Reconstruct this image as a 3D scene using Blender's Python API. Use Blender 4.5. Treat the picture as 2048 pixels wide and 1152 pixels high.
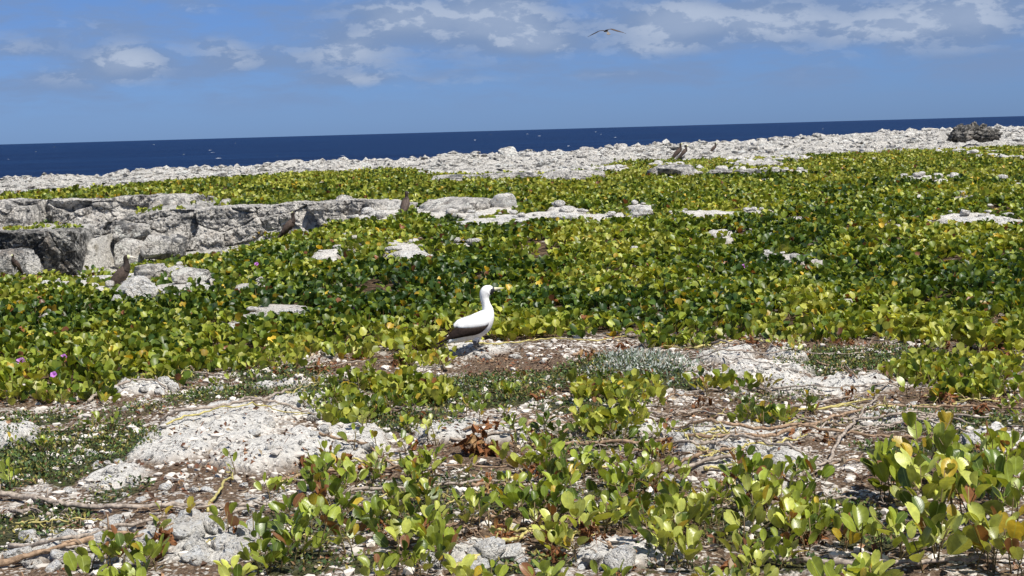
import bpy, math, random
import numpy as np
from mathutils import Vector, Matrix, Euler

for o in list(bpy.data.objects):
    bpy.data.objects.remove(o)
C = bpy.context.scene
COL = C.collection
random.seed(7)
RS = np.random.RandomState(11)

# ------------------------------------------------------------------ camera
FPX = 2900.0                       # focal length in pixels of a 2048 wide frame
CAM = np.array([0.0, 0.0, 1.8])
ROLL = math.radians(1.594)
PITCH = math.atan(316 * math.cos(ROLL) / FPX)
fwd = np.array([0, math.cos(PITCH), -math.sin(PITCH)])
r0 = np.array([1.0, 0, 0])
u0 = np.array([0, math.sin(PITCH), math.cos(PITCH)])
UPV = u0 * math.cos(ROLL) + r0 * math.sin(ROLL)
RIV = r0 * math.cos(ROLL) - u0 * math.sin(ROLL)
cd = bpy.data.cameras.new('camera')
cam = bpy.data.objects.new('camera', cd)
COL.objects.link(cam)
cd.sensor_width = 36
cd.lens = 36 * FPX / 2048
cd.clip_start = 0.05
cd.clip_end = 60000
cam.matrix_world = Matrix(((RIV[0], UPV[0], -fwd[0], CAM[0]), (RIV[1], UPV[1], -fwd[1], CAM[1]),
                           (RIV[2], UPV[2], -fwd[2], CAM[2]), (0, 0, 0, 1)))
C.camera = cam

# ------------------------------------------------------------------ sun and sky
SUN_EL = math.radians(60)
SUN_AZ = math.radians(138)          # clockwise from +Y (the view direction): right and behind the camera
sdir = Vector((math.sin(SUN_AZ) * math.cos(SUN_EL), math.cos(SUN_AZ) * math.cos(SUN_EL), math.sin(SUN_EL)))
sl = bpy.data.lights.new('sun', 'SUN')
sl.energy = 5.0
sl.angle = math.radians(0.55)
sl.color = (1.0, 0.955, 0.88)
sun = bpy.data.objects.new('sun', sl)
COL.objects.link(sun)
sun.rotation_euler = sdir.to_track_quat('Z', 'Y').to_euler()

W = bpy.data.worlds.new('World')
C.world = W
W.use_nodes = True
C.view_settings.view_transform = 'Standard'
C.view_settings.look = 'None'
C.view_settings.gamma = 1
C.view_settings.use_curve_mapping = False
C.view_settings.exposure = 0.42


class NT:
    """small node helper"""
    def __init__(s, tree):
        s.t = tree
        tree.nodes.clear()

    def n(s, typ, **kw):
        nd = s.t.nodes.new(typ)
        for k, v in kw.items():
            if k.startswith('i_'):
                key = k[2:]
                key = int(key) if key.isdigit() else key.replace('_', ' ')
                s.set(nd.inputs[key], v)
            else:
                setattr(nd, k, v)
        return nd

    def set(s, inp, v):
        if isinstance(v, bpy.types.NodeSocket):
            s.t.links.new(v, inp)
        elif isinstance(v, bpy.types.Node):
            s.t.links.new(v.outputs[0], inp)
        else:
            if hasattr(inp.default_value, '__len__') and not hasattr(v, '__len__'):
                v = [v] * len(inp.default_value)
            if hasattr(v, '__len__') and len(v) == 3 and len(inp.default_value) == 4:
                v = (*v, 1)
            inp.default_value = v

    def m(s, op, a, b=0.0, c=None, clamp=False):
        nd = s.t.nodes.new('ShaderNodeMath')
        nd.operation = op
        nd.use_clamp = clamp
        s.set(nd.inputs[0], a)
        s.set(nd.inputs[1], b)
        if c is not None:
            s.set(nd.inputs[2], c)
        return nd.outputs[0]

    def v(s, op, a, b=(0, 0, 0)):
        nd = s.t.nodes.new('ShaderNodeVectorMath')
        nd.operation = op
        s.set(nd.inputs[0], a)
        s.set(nd.inputs[3 if op == 'SCALE' else 1], b)
        return nd.outputs['Value' if op in ('DOT_PRODUCT', 'LENGTH', 'DISTANCE') else 'Vector']

    def mix(s, f, a, b, mode='MIX'):
        nd = s.t.nodes.new('ShaderNodeMix')
        nd.data_type = 'RGBA'
        nd.blend_type = mode
        s.set(nd.inputs[0], f)
        s.set(nd.inputs[6], a)
        s.set(nd.inputs[7], b)
        return nd.outputs[2]

    def ramp(s, f, lo, hi, a=0.0, b=1.0, smooth=True):
        nd = s.t.nodes.new('ShaderNodeMapRange')
        nd.interpolation_type = 'SMOOTHSTEP' if smooth else 'LINEAR'
        s.set(nd.inputs[0], f)
        for i, v in enumerate((lo, hi, a, b)):
            s.set(nd.inputs[i + 1], v)
        return nd.outputs[0]

    def noise(s, vec, scale, detail=4, rough=0.55, dist=0.0):
        nd = s.t.nodes.new('ShaderNodeTexNoise')
        s.set(nd.inputs['Vector'], vec)
        nd.inputs['Scale'].default_value = scale
        nd.inputs['Detail'].default_value = detail
        nd.inputs['Roughness'].default_value = rough
        nd.inputs['Distortion'].default_value = dist
        return nd.outputs['Fac']

    def voro(s, vec, scale, feature='F1'):
        nd = s.t.nodes.new('ShaderNodeTexVoronoi')
        nd.feature = feature
        s.set(nd.inputs['Vector'], vec)
        nd.inputs['Scale'].default_value = scale
        return nd.outputs['Distance']


def make_world():
    T = NT(W.node_tree)
    sky = T.n('ShaderNodeTexSky', sky_type='NISHITA', sun_disc=False, sun_elevation=SUN_EL, sun_rotation=SUN_AZ,
              altitude=50.0, air_density=1.0, dust_density=0.15, ozone_density=4.0)
    tc = T.n('ShaderNodeTexCoord').outputs['Generated']
    sep = T.n('ShaderNodeSeparateXYZ', i_0=tc)
    X, Y, Z = sep.outputs
    elev = T.m('ARCSINE', Z)
    tint = T.mix(T.ramp(elev, 0.0, 0.10, smooth=False), (0.30, 0.52, 1.20), (0.45, 0.62, 1.06))
    tint = T.mix(T.ramp(elev, 0.10, 0.6), tint, (0.80, 0.92, 1.05))
    base = T.mix(1.0, sky.outputs[0], tint, 'MULTIPLY')
    # cumulus: noise in a direction space flattened vertically, thicker above and to the east
    az = T.m('ARCTAN2', X, Y)
    p = T.n('ShaderNodeCombineXYZ', i_0=az, i_1=T.m('MULTIPLY', elev, 2.0), i_2=T.m('MULTIPLY', T.m('ABSOLUTE', Y), 0.2)).outputs[0]
    warp = T.n('ShaderNodeTexNoise')
    T.set(warp.inputs['Vector'], p)
    warp.inputs['Scale'].default_value = 22
    warp.inputs['Detail'].default_value = 3
    pw = T.v('ADD', p, T.v('SCALE', T.v('SUBTRACT', warp.outputs['Color'], (.5, .5, .5)), 0.018))
    big = T.noise(pw, 9.0, 2, 0.5)
    fine = T.noise(pw, 23.0, 6, 0.60)
    fine_up = T.noise(T.v('ADD', pw, (0.005, 0.011, 0)), 23.0, 6, 0.60)
    cover = T.m('ADD', T.m('MULTIPLY', big, 0.55), T.m('MULTIPLY', fine, 0.6))
    # individual clouds, as (azimuth, elevation, half width, half height, strength) seen from the shore
    hint = None
    for (u, v, ru, rv, k) in CLOUDS:
        ray = fwd + RIV * (u - 1024) / FPX + UPV * (576 - v) / FPX
        ray = ray / np.linalg.norm(ray)
        a0, e0 = math.atan2(ray[0], ray[1]), math.asin(ray[2])
        dx = T.m('MULTIPLY', T.m('SUBTRACT', az, a0), FPX / ru)
        dy = T.m('MULTIPLY', T.m('SUBTRACT', elev, e0), FPX / rv)
        r2 = T.m('ADD', T.m('MULTIPLY', dx, dx), T.m('MULTIPLY', dy, dy))
        g = T.m('MULTIPLY', T.m('EXPONENT', T.m('MULTIPLY', r2, -1.0)), k * 1.3)
        hint = g if hint is None else T.m('ADD', hint, g)
    east = T.m('MULTIPLY', T.ramp(elev, 0.045, 0.16), T.ramp(az, -0.6, 0.6, 0.06, 0.24))
    dens0 = T.m('ADD', T.m('ADD', cover, hint), east)
    cap = T.ramp(elev, 0.004, 0.036)
    dens = T.m('MULTIPLY', T.ramp(dens0, 0.58, 1.1), cap)
    veil = T.m('MULTIPLY', T.ramp(T.m('ADD', T.noise(T.v('MULTIPLY', pw, (1, 2.2, 1)), 17, 6, 0.62), T.m('MULTIPLY', hint, .5)), 0.34, 0.72), T.m('MULTIPLY', cap, 0.75))
    lit = T.ramp(T.m('SUBTRACT', fine, fine_up), -0.035, 0.06)
    lit = T.m('ADD', T.m('MULTIPLY', lit, 0.5), T.m('MULTIPLY', T.ramp(dens0, 0.85, 1.3), 0.4), clamp=True)
    ccol = T.mix(lit, (2.5, 3.6, 5.8), (6.0, 6.9, 8.5))
    base = T.mix(veil, base, (2.4, 3.5, 5.8))
    col = T.mix(T.m('MULTIPLY', dens, 0.82), base, ccol)
    bg = T.n('ShaderNodeBackground', i_Color=col, i_Strength=0.063)
    T.n('ShaderNodeOutputWorld', i_Surface=bg)


CLOUDS = [(800, 34, 100, 46, .36), (1000, 50, 110, 60, .56), (700, 104, 90, 38, .42), (255, 122, 75, 34, .42), (380, 16, 60, 16, .16), (50, 95, 70, 22, .22),
          (440, 95, 85, 26, .32), (120, 155, 80, 20, .28), (1090, 90, 70, 26, .32), (470, 130, 90, 16, .24), (1350, 46, 130, 46, .40),
          (1560, 34, 150, 46, .42), (1900, 36, 190, 58, .46), (1330, 98, 80, 16, .2), (200, 50, 70, 24, .14),
          (1780, 55, 120, 24, .2), (560, 110, 90, 20, .12), (700, 160, 90, 12, .22), (1230, 150, 60, 10, .14), (960, 160, 120, 10, .1), (1900, 100, 110, 10, .1)]
make_world()

# ------------------------------------------------------------------ numeric noise


def _hash(ix, iy, iz, s):
    with np.errstate(over='ignore'):
        h = (ix.astype(np.uint32) * np.uint32(374761393) + iy.astype(np.uint32) * np.uint32(668265263)
             + iz.astype(np.uint32) * np.uint32(2147483647) + np.uint32(s * 974711 + 17))
        h = (h ^ (h >> np.uint32(13))) * np.uint32(1274126177)
        h = h ^ (h >> np.uint32(16))
        h = h * np.uint32(2246822519)
        h = h ^ (h >> np.uint32(15))
    return h


def perlin(x, y, z=None, s=0):
    x = np.asarray(x, dtype=np.float64)
    y = np.asarray(y, dtype=np.float64)
    two = z is None
    z = np.zeros_like(x) if two else np.asarray(z, dtype=np.float64)
    ix, iy, iz = np.floor(x).astype(np.int64), np.floor(y).astype(np.int64), np.floor(z).astype(np.int64)
    fx, fy, fz = x - ix, y - iy, z - iz
    q = lambda t: t * t * t * (t * (t * 6 - 15) + 10)
    wx, wy, wz = q(fx), q(fy), q(fz)
    out = 0
    for dz in ((0,) if two else (0, 1)):
        for dy in (0, 1):
            for dx in (0, 1):
                h = _hash(ix + dx, iy + dy, iz + dz, s)
                gx = (h & np.uint32(1023)) / 511.5 - 1
                gy = ((h >> np.uint32(10)) & np.uint32(1023)) / 511.5 - 1
                gz = ((h >> np.uint32(20)) & np.uint32(1023)) / 511.5 - 1
                d = gx * (fx - dx) + gy * (fy - dy)
                if not two:
                    d = d + gz * (fz - dz)
                w = (wx if dx else 1 - wx) * (wy if dy else 1 - wy)
                if not two:
                    w = w * (wz if dz else 1 - wz)
                out = out + d * w
    return out


def fbm(x, y, z=None, octv=4, s=0, gain=.5, ridged=False):
    a, f, o, t = 1.0, 1.0, 0, 0
    for i in range(octv):
        n = perlin(x * f, y * f, None if z is None else z * f, s + i)
        if ridged:
            n = 0.5 - np.abs(n) * 1.6
        o = o + n * a
        t += a
        a *= gain
        f *= 2.07
    return o / t


def worley(x, y, s=0):
    """distance to nearest and second nearest cell point and the nearest cell's random"""
    ix, iy = np.floor(x).astype(np.int64), np.floor(y).astype(np.int64)
    f1 = np.full(x.shape, 9.0)
    f2 = np.full(x.shape, 9.0)
    rid = np.zeros(x.shape)
    zz = np.zeros_like(ix)
    for dy in (-1, 0, 1):
        for dx in (-1, 0, 1):
            h = _hash(ix + dx, iy + dy, zz, s)
            px = ix + dx + (h & np.uint32(1023)) / 1023.0
            py = iy + dy + ((h >> np.uint32(10)) & np.uint32(1023)) / 1023.0
            r = ((h >> np.uint32(20)) & np.uint32(1023)) / 1023.0
            d = np.hypot(px - x, py - y)
            c = d < f1
            f2 = np.where(c, f1, np.minimum(f2, d))
            rid = np.where(c, r, rid)
            f1 = np.where(c, d, f1)
    return f1, f2, rid


def worley_c(x, y, s=0):
    ix, iy = np.floor(x).astype(np.int64), np.floor(y).astype(np.int64)
    f1 = np.full(x.shape, 9.0)
    f2, rid, cx, cy = f1.copy(), np.zeros(x.shape), np.zeros(x.shape), np.zeros(x.shape)
    zz = np.zeros_like(ix)
    for dy in (-1, 0, 1):
        for dx in (-1, 0, 1):
            h = _hash(ix + dx, iy + dy, zz, s)
            px = ix + dx + (h & np.uint32(1023)) / 1023.0
            py = iy + dy + ((h >> np.uint32(10)) & np.uint32(1023)) / 1023.0
            r = ((h >> np.uint32(20)) & np.uint32(1023)) / 1023.0
            d = np.hypot(px - x, py - y)
            c = d < f1
            f2 = np.where(c, f1, np.minimum(f2, d))
            rid, cx, cy = np.where(c, r, rid), np.where(c, px, cx), np.where(c, py, cy)
            f1 = np.where(c, d, f1)
    return f1, f2, rid, cx, cy


def ss(a, b, x):
    t = np.clip((np.asarray(x, dtype=np.float64) - a) / (b - a), 0, 1)
    return t * t * (3 - 2 * t)


# ------------------------------------------------------------------ the lie of the land

def zbase(x, y):
    x = np.asarray(x, dtype=np.float64)
    y = np.asarray(y, dtype=np.float64)
    a = x / np.maximum(y, 1.0)
    right = 0.42 * ss(13.5, 27, y) + 0.10 * ss(12, 9, y) * 0
    right = right + 0.5 * ss(0.0, 0.34, a) * ss(58, 108, y) + 0.06 * ss(40, 60, y)
    lip = -0.32 * ss(17.0, 21.5, y)
    wall_y = np.where(x < -6.75, 23.3, 25.1) + 0 * x
    wall_y = wall_y + 0.12 * perlin(x * .6, x * 0 + 3.3, None, 5)
    stepa = ss(-0.10, 0.35, y - wall_y)
    top = np.where(x < -6.75, 0.22 + 0.36 * ss(28.9, 29.4, y), 0.52)
    left = lip * (1 - stepa) + top * stepa
    wl = ss(-1.8, -5.8, x) * (1 - ss(34, 48, y)) * ss(14, 17, y)
    z = right * (1 - wl) + left * wl
    edge = 88 + 78 * a
    edge = edge + 2.0 * perlin(a * 22, a * 0 + 1.7, None, 9)
    z = z - 8.5 * ss(0.0, 6.0, y - edge)
    return z


def ray_dir(u, v):
    return fwd + RIV * (u - 1024) / FPX + UPV * (576 - v) / FPX


_T = 5.0 * np.exp(np.linspace(0, math.log(30), 2600))


def G(u, v, surf=None):
    """where the line of sight through a point of the photograph meets the land"""
    d = ray_dir(u, v)
    d = d / d[1]
    f = surf or zbase
    pz = CAM[2] + d[2] * _T
    h = f(d[0] * _T, _T)
    k = np.argmax(pz <= h)
    if not (pz <= h).any():
        k = len(_T) - 1
    t0, t1 = _T[max(k - 1, 0)], _T[k]
    for _ in range(12):
        t = .5 * (t0 + t1)
        if CAM[2] + d[2] * t <= float(f(np.array([d[0] * t]), np.array([t]))[0]):
            t1 = t
        else:
            t0 = t
    t = .5 * (t0 + t1)
    return np.array([d[0] * t, t, CAM[2] + d[2] * t])


def ell(u, v, ru, rv):
    """an ellipse of ground seen at a place of the photograph: centre and half sizes in metres"""
    c = G(u, v)
    rx = ru * c[1] / FPX
    n, f_ = G(u, v + rv), G(u, v - rv)
    ry = max(0.05, (f_[1] - n[1]) / 2)
    return (c[0], (f_[1] + n[1]) / 2, rx, ry)


# rock slabs that the ground bares: (u, v, ru, rv, height)
SLABS = [(440, 868, 145, 38, .065), (560, 915, 125, 32, .05), (700, 900, 80, 30, .06), (950, 708, 66, 13, .05), (350, 905, 90, 26, .03),
         (1455, 722, 62, 15, .07), (1575, 718, 42, 12, .06), (1530, 752, 95, 18, .05), (1660, 775, 110, 18, .03),
         (1440, 915, 92, 36, .07), (1530, 925, 90, 28, .04), (1500, 990, 60, 22, .04), (880, 880, 60, 16, .04), (920, 862, 60, 12, .04),
         (20, 880, 50, 22, .05), (1990, 885, 60, 14, .05), (600, 808, 70, 14, .04), (560, 775, 60, 8, .03), (1800, 840, 90, 12, .02),
         (950, 1110, 80, 24, .03), (1240, 1110, 90, 26, .03), (420, 1100, 90, 30, .02), (140, 1105, 110, 30, .02), (300, 780, 60, 10, .03),
         (1020, 872, 90, 14, .03), (1300, 872, 70, 10, .03), (230, 960, 60, 24, .02), (560, 830, 80, 10, .03), (1560, 870, 110, 14, .02)]
SLABS_W = [(*ell(*s[:4]), s[4]) for s in SLABS]
# bare stony gaps in the vine carpet further away: (u, v, ru, rv, how bare)
GAPS = [(1345, 355, 50, 9, 1.), (1145, 362, 70, 6, 1.), (1510, 352, 110, 5, .9), (1510, 335, 70, 5, .8), (300, 565, 95, 24, 1.), (350, 588, 70, 16, .9), (250, 590, 50, 20, 1.), (650, 523, 30, 9, 1), (812, 514, 45, 10, 1), (500, 585, 40, 10, .8),
        (565, 635, 60, 12, .8), (490, 655, 45, 16, .8), (810, 494, 40, 6, .9), (930, 497, 40, 5, .7), (1440, 478, 26, 7, 1), (1450, 490, 22, 6, .8),
        (1585, 528, 70, 14, .75), (1130, 433, 40, 11, 1), (1040, 445, 130, 8, 1), (930, 430, 120, 16, 1), (1200, 444, 120, 7, .95), (1440, 437, 120, 5, .95),
        (1950, 448, 90, 10, 1), (1860, 366, 60, 6, 1), (2030, 373, 26, 6, 1), (760, 435, 60, 22, 1), (1280, 425, 26, 8, 1), (1610, 445, 40, 4, .8),
        (1150, 575, 55, 8, .35), (1760, 460, 60, 5, .7), (1900, 400, 90, 5, .5), (640, 380, 16, 4, .8), (1060, 385, 14, 4, .8), (700, 505, 60, 10, .4),
        (1980, 350, 60, 4, .5), (1540, 325, 90, 5, .9), (1380, 318, 120, 6, .9), (1200, 345, 60, 6, .9), (1020, 350, 180, 6, .95), (1920, 310, 70, 4, .7),
        (2020, 322, 40, 8, .8), (110, 640, 40, 6, .4), (30, 545, 40, 8, .6), (600, 720, 80, 8, .5), (380, 690, 60, 8, .3), (1360, 340, 50, 8, .8)]
GAPS_W = [(*ell(*s[:4]), s[4]) for s in GAPS]
NEAR_PX = [(-250, 800), (0, 795), (170, 785), (330, 765), (420, 742), (560, 722), (700, 705), (840, 702), (960, 690), (1080, 684), (1250, 668),
           (1400, 672), (1600, 668), (1760, 680), (1900, 700), (2048, 745), (2300, 770)]
_na = [G(u, v) for u, v in NEAR_PX]
NEAR_A = np.array([p[0] / p[1] for p in _na])
NEAR_Y = np.array([p[1] for p in _na])
FAR_PX = [(-250, 398), (0, 396), (150, 386), (300, 374), (450, 360), (600, 350), (780, 344), (900, 350), (1000, 352), (1150, 345), (1230, 330), (1400, 322), (1600, 315), (1800, 308), (1900, 304), (2048, 296), (2300, 290)]
_fa = [G(u, v) for u, v in FAR_PX]
FAR_A = np.array([p[0] / p[1] for p in _fa])
FAR_Y = np.array([p[1] for p in _fa])


def in_ell(x, y, e, soft=.35):
    q = np.hypot((x - e[0]) / e[2], (y - e[1]) / e[3])
    return 1 - ss(1 - soft, 1 + soft, q)


def wobble(x, y, e):
    n = perlin(x * 3.1, y * 1.6, None, 21) * .5 + perlin(x * 9, y * 5, None, 22) * .28
    q = np.hypot((x - e[0]) / e[2], (y - e[1]) / e[3]) + n
    return 1 - ss(.75, 1.15, q)


def slab_mask(x, y):
    m = np.zeros_like(x)
    h = np.zeros_like(x)
    for e in SLABS_W:
        near = (np.abs(x - e[0]) < e[2] * 2) & (np.abs(y - e[1]) < e[3] * 2)
        if near.any():
            w = wobble(x[near], y[near], e)
            m[near] = np.maximum(m[near], w)
            h[near] = np.maximum(h[near], w * e[4])
    return m, h


def gap_mask(x, y):
    m = np.zeros_like(x)
    for e in GAPS_W:
        near = (np.abs(x - e[0]) < e[2] * 2) & (np.abs(y - e[1]) < e[3] * 2)
        if near.any():
            m[near] = np.maximum(m[near], wobble(x[near], y[near], e) * e[4])
    return m


def field_mask(x, y):
    """1 where the vine carpet closes"""
    a = x / y
    yn = np.interp(a, NEAR_A, NEAR_Y) + perlin(x * .9, y * .5, None, 31) * 1.2
    yf = np.interp(a, FAR_A, FAR_Y) + perlin(x * .35, y * .2, None, 32) * 5
    f = ss(-.5, .7, y - yn) * (1 - ss(-2.0, 1.0, y - yf))
    # no carpet on the walls and terraces of the sunken ledge
    led = ss(-2.2, -2.9, x) * ss(24.2, 24.6, y) * (1 - ss(25.5, 26.2, y))
    ul = ss(-5.7, -6.2, x) * ss(22.0, 22.6, y) * (1 - ss(29.2, 30, y))
    ul2 = ss(-4.8, -5.4, x) * ss(25, 26, y) * (1 - ss(28, 30.5, y + x * .1))
    return f * (1 - np.clip(led + ul + ul2, 0, 1))


def ground(x, y, parts=False):
    x = np.asarray(x, dtype=np.float64)
    y = np.asarray(y, dtype=np.float64)
    z = zbase(x, y)
    sm, sh = slab_mask(x, y)
    gm = gap_mask(x, y)
    fm = field_mask(x, y)
    a = x / np.maximum(y, 1)
    yf = np.interp(a, FAR_A, FAR_Y)
    shore = ss(-3, 3, y - yf)
    z = z + .05 * perlin(x * .9, y * .9, None, 41) * (1 - shore * .5) + .018 * fbm(x * 3.2, y * 3.2, None, 3, 42)
    # slabs: a dome, broken into steps and pitted
    rough = fbm(x * 5.5, y * 5.5, None, 4, 43, .55, True)
    rock = np.clip(sm + gm * .8 + shore, 0, 1)
    z = z + sh * (.75 + .5 * perlin(x * 2.2, y * 2.2, None, 44))
    stp = np.floor(fbm(x * 2.6, y * 2.2, None, 3, 48) * 11 + .5) / 11
    z = z + (sm + .6 * gm * fm + .5 * shore) * .11 * stp
    z = z + rock * .07 * rough + sm * .03 * fbm(x * 19, y * 19, None, 2, 47, .6, True) + gm * fm * .09
    # rubble relief of the open ground
    f1, f2, rid = worley(x * 11, y * 11, 50)
    z = z + (1 - fm) * (1 - sm) * (1 - shore) * .018 * np.clip(1 - f1 * 1.3, 0, 1) * (rid > .35)
    # blocky shelf along the sea
    f1, f2, rid = worley(x * .55 + perlin(x, y, None, 61) * .3, y * .33, 60)
    blk = (rid - .45) * .30 * ss(0.02, .16, f2 - f1)
    g1, g2, rid2 = worley(x * 1.7, y * 1.2, 62)
    blk = blk + (rid2 - .5) * .18 * ss(0.0, .12, g2 - g1)
    z = z + shore * (blk - .20 - .08 * ss(-.05, -.35, a) - .0 * ss(.1, .35, a))
    if parts:
        return z, sm, gm, fm, shore, rough
    return z


HG = {}


def gz(x, y):
    """height of the finished ground, read from the ground mesh's own lattice"""
    nr, ncol, z = HG['g']
    i = math.log(max(y, 4.21) / 4.2) / math.log(135 / 4.2) * (nr - 1)
    j = (x / (.5 * y + 1.2) + 1) / 2 * (ncol - 1)
    i, j = min(max(i, 0), nr - 1.001), min(max(j, 0), ncol - 1.001)
    i0, j0 = int(i), int(j)
    a, b = i - i0, j - j0
    return float((z[i0, j0] * (1 - b) + z[i0, j0 + 1] * b) * (1 - a) + (z[i0 + 1, j0] * (1 - b) + z[i0 + 1, j0 + 1] * b) * a)


def GG(u, v):
    """the same on the finished ground: the first place where the line of sight goes under it"""
    p = G(u, v)
    r = ray_dir(u, v)
    sx, sz = r[0] / r[1], r[2] / r[1]
    last = p[1] * .80
    for k in range(1, 121):
        d = p[1] * (.80 + .45 * k / 120)
        if CAM[2] + sz * d <= gz(sx * d, d):
            for _ in range(8):
                m = .5 * (last + d)
                if CAM[2] + sz * m <= gz(sx * m, m):
                    d = m
                else:
                    last = m
            break
        last = d
    return np.array([sx * d, d, gz(sx * d, d)])


# ------------------------------------------------------------------ objects

def link(name, data, parent=None):
    o = bpy.data.objects.new(name, data)
    COL.objects.link(o)
    if parent is not None:
        o.parent = parent
    return o


def tag(o, label=None, cat=None, group=None, kind=None):
    if label:
        o['label'] = label
    if cat:
        o['category'] = cat
    if group:
        o['group'] = group
    if kind:
        o['kind'] = kind
    return o


def mesh_from(name, V, F, mat=None, smooth=True, tint=None):
    """V (n,3) array, F list of tuples or an (m,k) array"""
    me = bpy.data.meshes.new(name)
    V = np.asarray(V, dtype=np.float32)
    if isinstance(F, np.ndarray):
        k = F.shape[1]
        me.vertices.add(len(V))
        me.vertices.foreach_set('co', V.ravel())
        me.loops.add(F.size)
        me.loops.foreach_set('vertex_index', F.astype(np.int32).ravel())
        me.polygons.add(len(F))
        me.polygons.foreach_set('loop_start', np.arange(0, F.size, k, dtype=np.int32))
        me.polygons.foreach_set('loop_total', np.full(len(F), k, dtype=np.int32))
        me.update(calc_edges=True)
    else:
        me.from_pydata([tuple(map(float, p)) for p in V], [], F)
        me.update()
    me.polygons.foreach_set('use_smooth', np.full(len(me.polygons), smooth, dtype=bool))
    if tint is not None:
        at = me.color_attributes.new('tint', 'FLOAT_COLOR', 'POINT')
        t = np.ones((len(V), 4), dtype=np.float32)
        t[:, :tint.shape[1]] = tint
        at.data.foreach_set('color', t.ravel())
    if mat:
        me.materials.append(mat)
    return me


# ------------------------------------------------------------------ materials

def new_mat(name):
    m = bpy.data.materials.new(name)
    m.use_nodes = True
    return m, NT(m.node_tree)


def finish(T, bsdf, disp=None):
    o = T.n('ShaderNodeOutputMaterial', i_Surface=bsdf)
    return o


def bump(T, h, strength, dist, normal=None):
    b = T.n('ShaderNodeBump', i_Strength=strength, i_Distance=dist, i_Height=h)
    if normal is not None:
        T.set(b.inputs['Normal'], normal)
    return b.outputs[0]


def limestone(name, pale=(.62, .58, .52), grey=(.20, .195, .185), amount=.5, scale=1.0, dark=(.06, .058, .055), world=True, streaks=0.0, sw=6.5):
    """pitted coastal limestone: pale where fresh, grey where the lichen crust has settled, dark in pits"""
    m, T = new_mat(name)
    pos = T.n('ShaderNodeNewGeometry').outputs['Position'] if world else T.n('ShaderNodeTexCoord').outputs['Object']
    n1 = T.noise(pos, 2.2 * scale, 7, .62, .6)
    n2 = T.noise(pos, 13 * scale, 6, .66, .8)
    g = T.m('ADD', T.m('MULTIPLY', n1, .78), T.m('MULTIPLY', n2, .22))
    lo = .72 - .30 * amount
    f = T.ramp(g, lo - .05, lo + .06)
    col = T.mix(f, pale, grey)
    warm = T.ramp(T.noise(pos, 3.7 * scale, 4, .6), .5, .72, 0, .45)
    col = T.mix(warm, col, (.60, .50, .40))
    if streaks:
        st = T.noise(T.v('MULTIPLY', pos, (1.0, 1.0, .22)), 14 * scale, 5, .6, 1.5)
        col = T.mix(T.ramp(st, .50, .62, 0, streaks), col, grey)
    pits = T.ramp(T.noise(pos, 30 * scale, 4, .6, .3), .44, .37, 0, 1)
    pits = T.m('MULTIPLY', pits, T.ramp(T.noise(pos, 6 * scale, 3, .6), .40, .6))
    col = T.mix(T.m('MULTIPLY', pits, .6), col, dark)
    cn = T.noise(pos, 1.9 * scale, 6, .58, .9)
    ck = T.ramp(T.m('ABSOLUTE', T.m('SUBTRACT', cn, .5)), .0, .016, 1, 0)
    ck = T.m('MULTIPLY', ck, T.ramp(T.noise(pos, 1.1 * scale, 2, .5), .42, .55))
    col = T.mix(T.m('MULTIPLY', ck, .8), col, dark)
    swirl = T.noise(pos, sw * scale, 7, .66, 1.8)
    col = T.mix(T.ramp(swirl, .55, .60, 0, .35 + .65 * amount), col, grey)
    col = T.mix(T.ramp(swirl, .47, .42, 0, .95), col, tuple(min(.80, c * 1.12) for c in pale))
    h = T.m('ADD', T.m('MULTIPLY', T.noise(pos, 30 * scale, 8, .7), 1.0), T.m('MULTIPLY', n2, .9))
    h = T.m('SUBTRACT', h, T.m('MULTIPLY', pits, .8))
    h = T.m('SUBTRACT', h, T.m('MULTIPLY', ck, .8))
    h = T.m('ADD', h, T.m('MULTIPLY', swirl, 1.2))
    nrm = bump(T, h, 1.0, .085 / scale)
    b = T.n('ShaderNodeBsdfPrincipled', i_Base_Color=col, i_Roughness=.92, i_Normal=nrm)
    b.inputs['Specular IOR Level'].default_value = .15
    finish(T, b)
    return m


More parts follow.
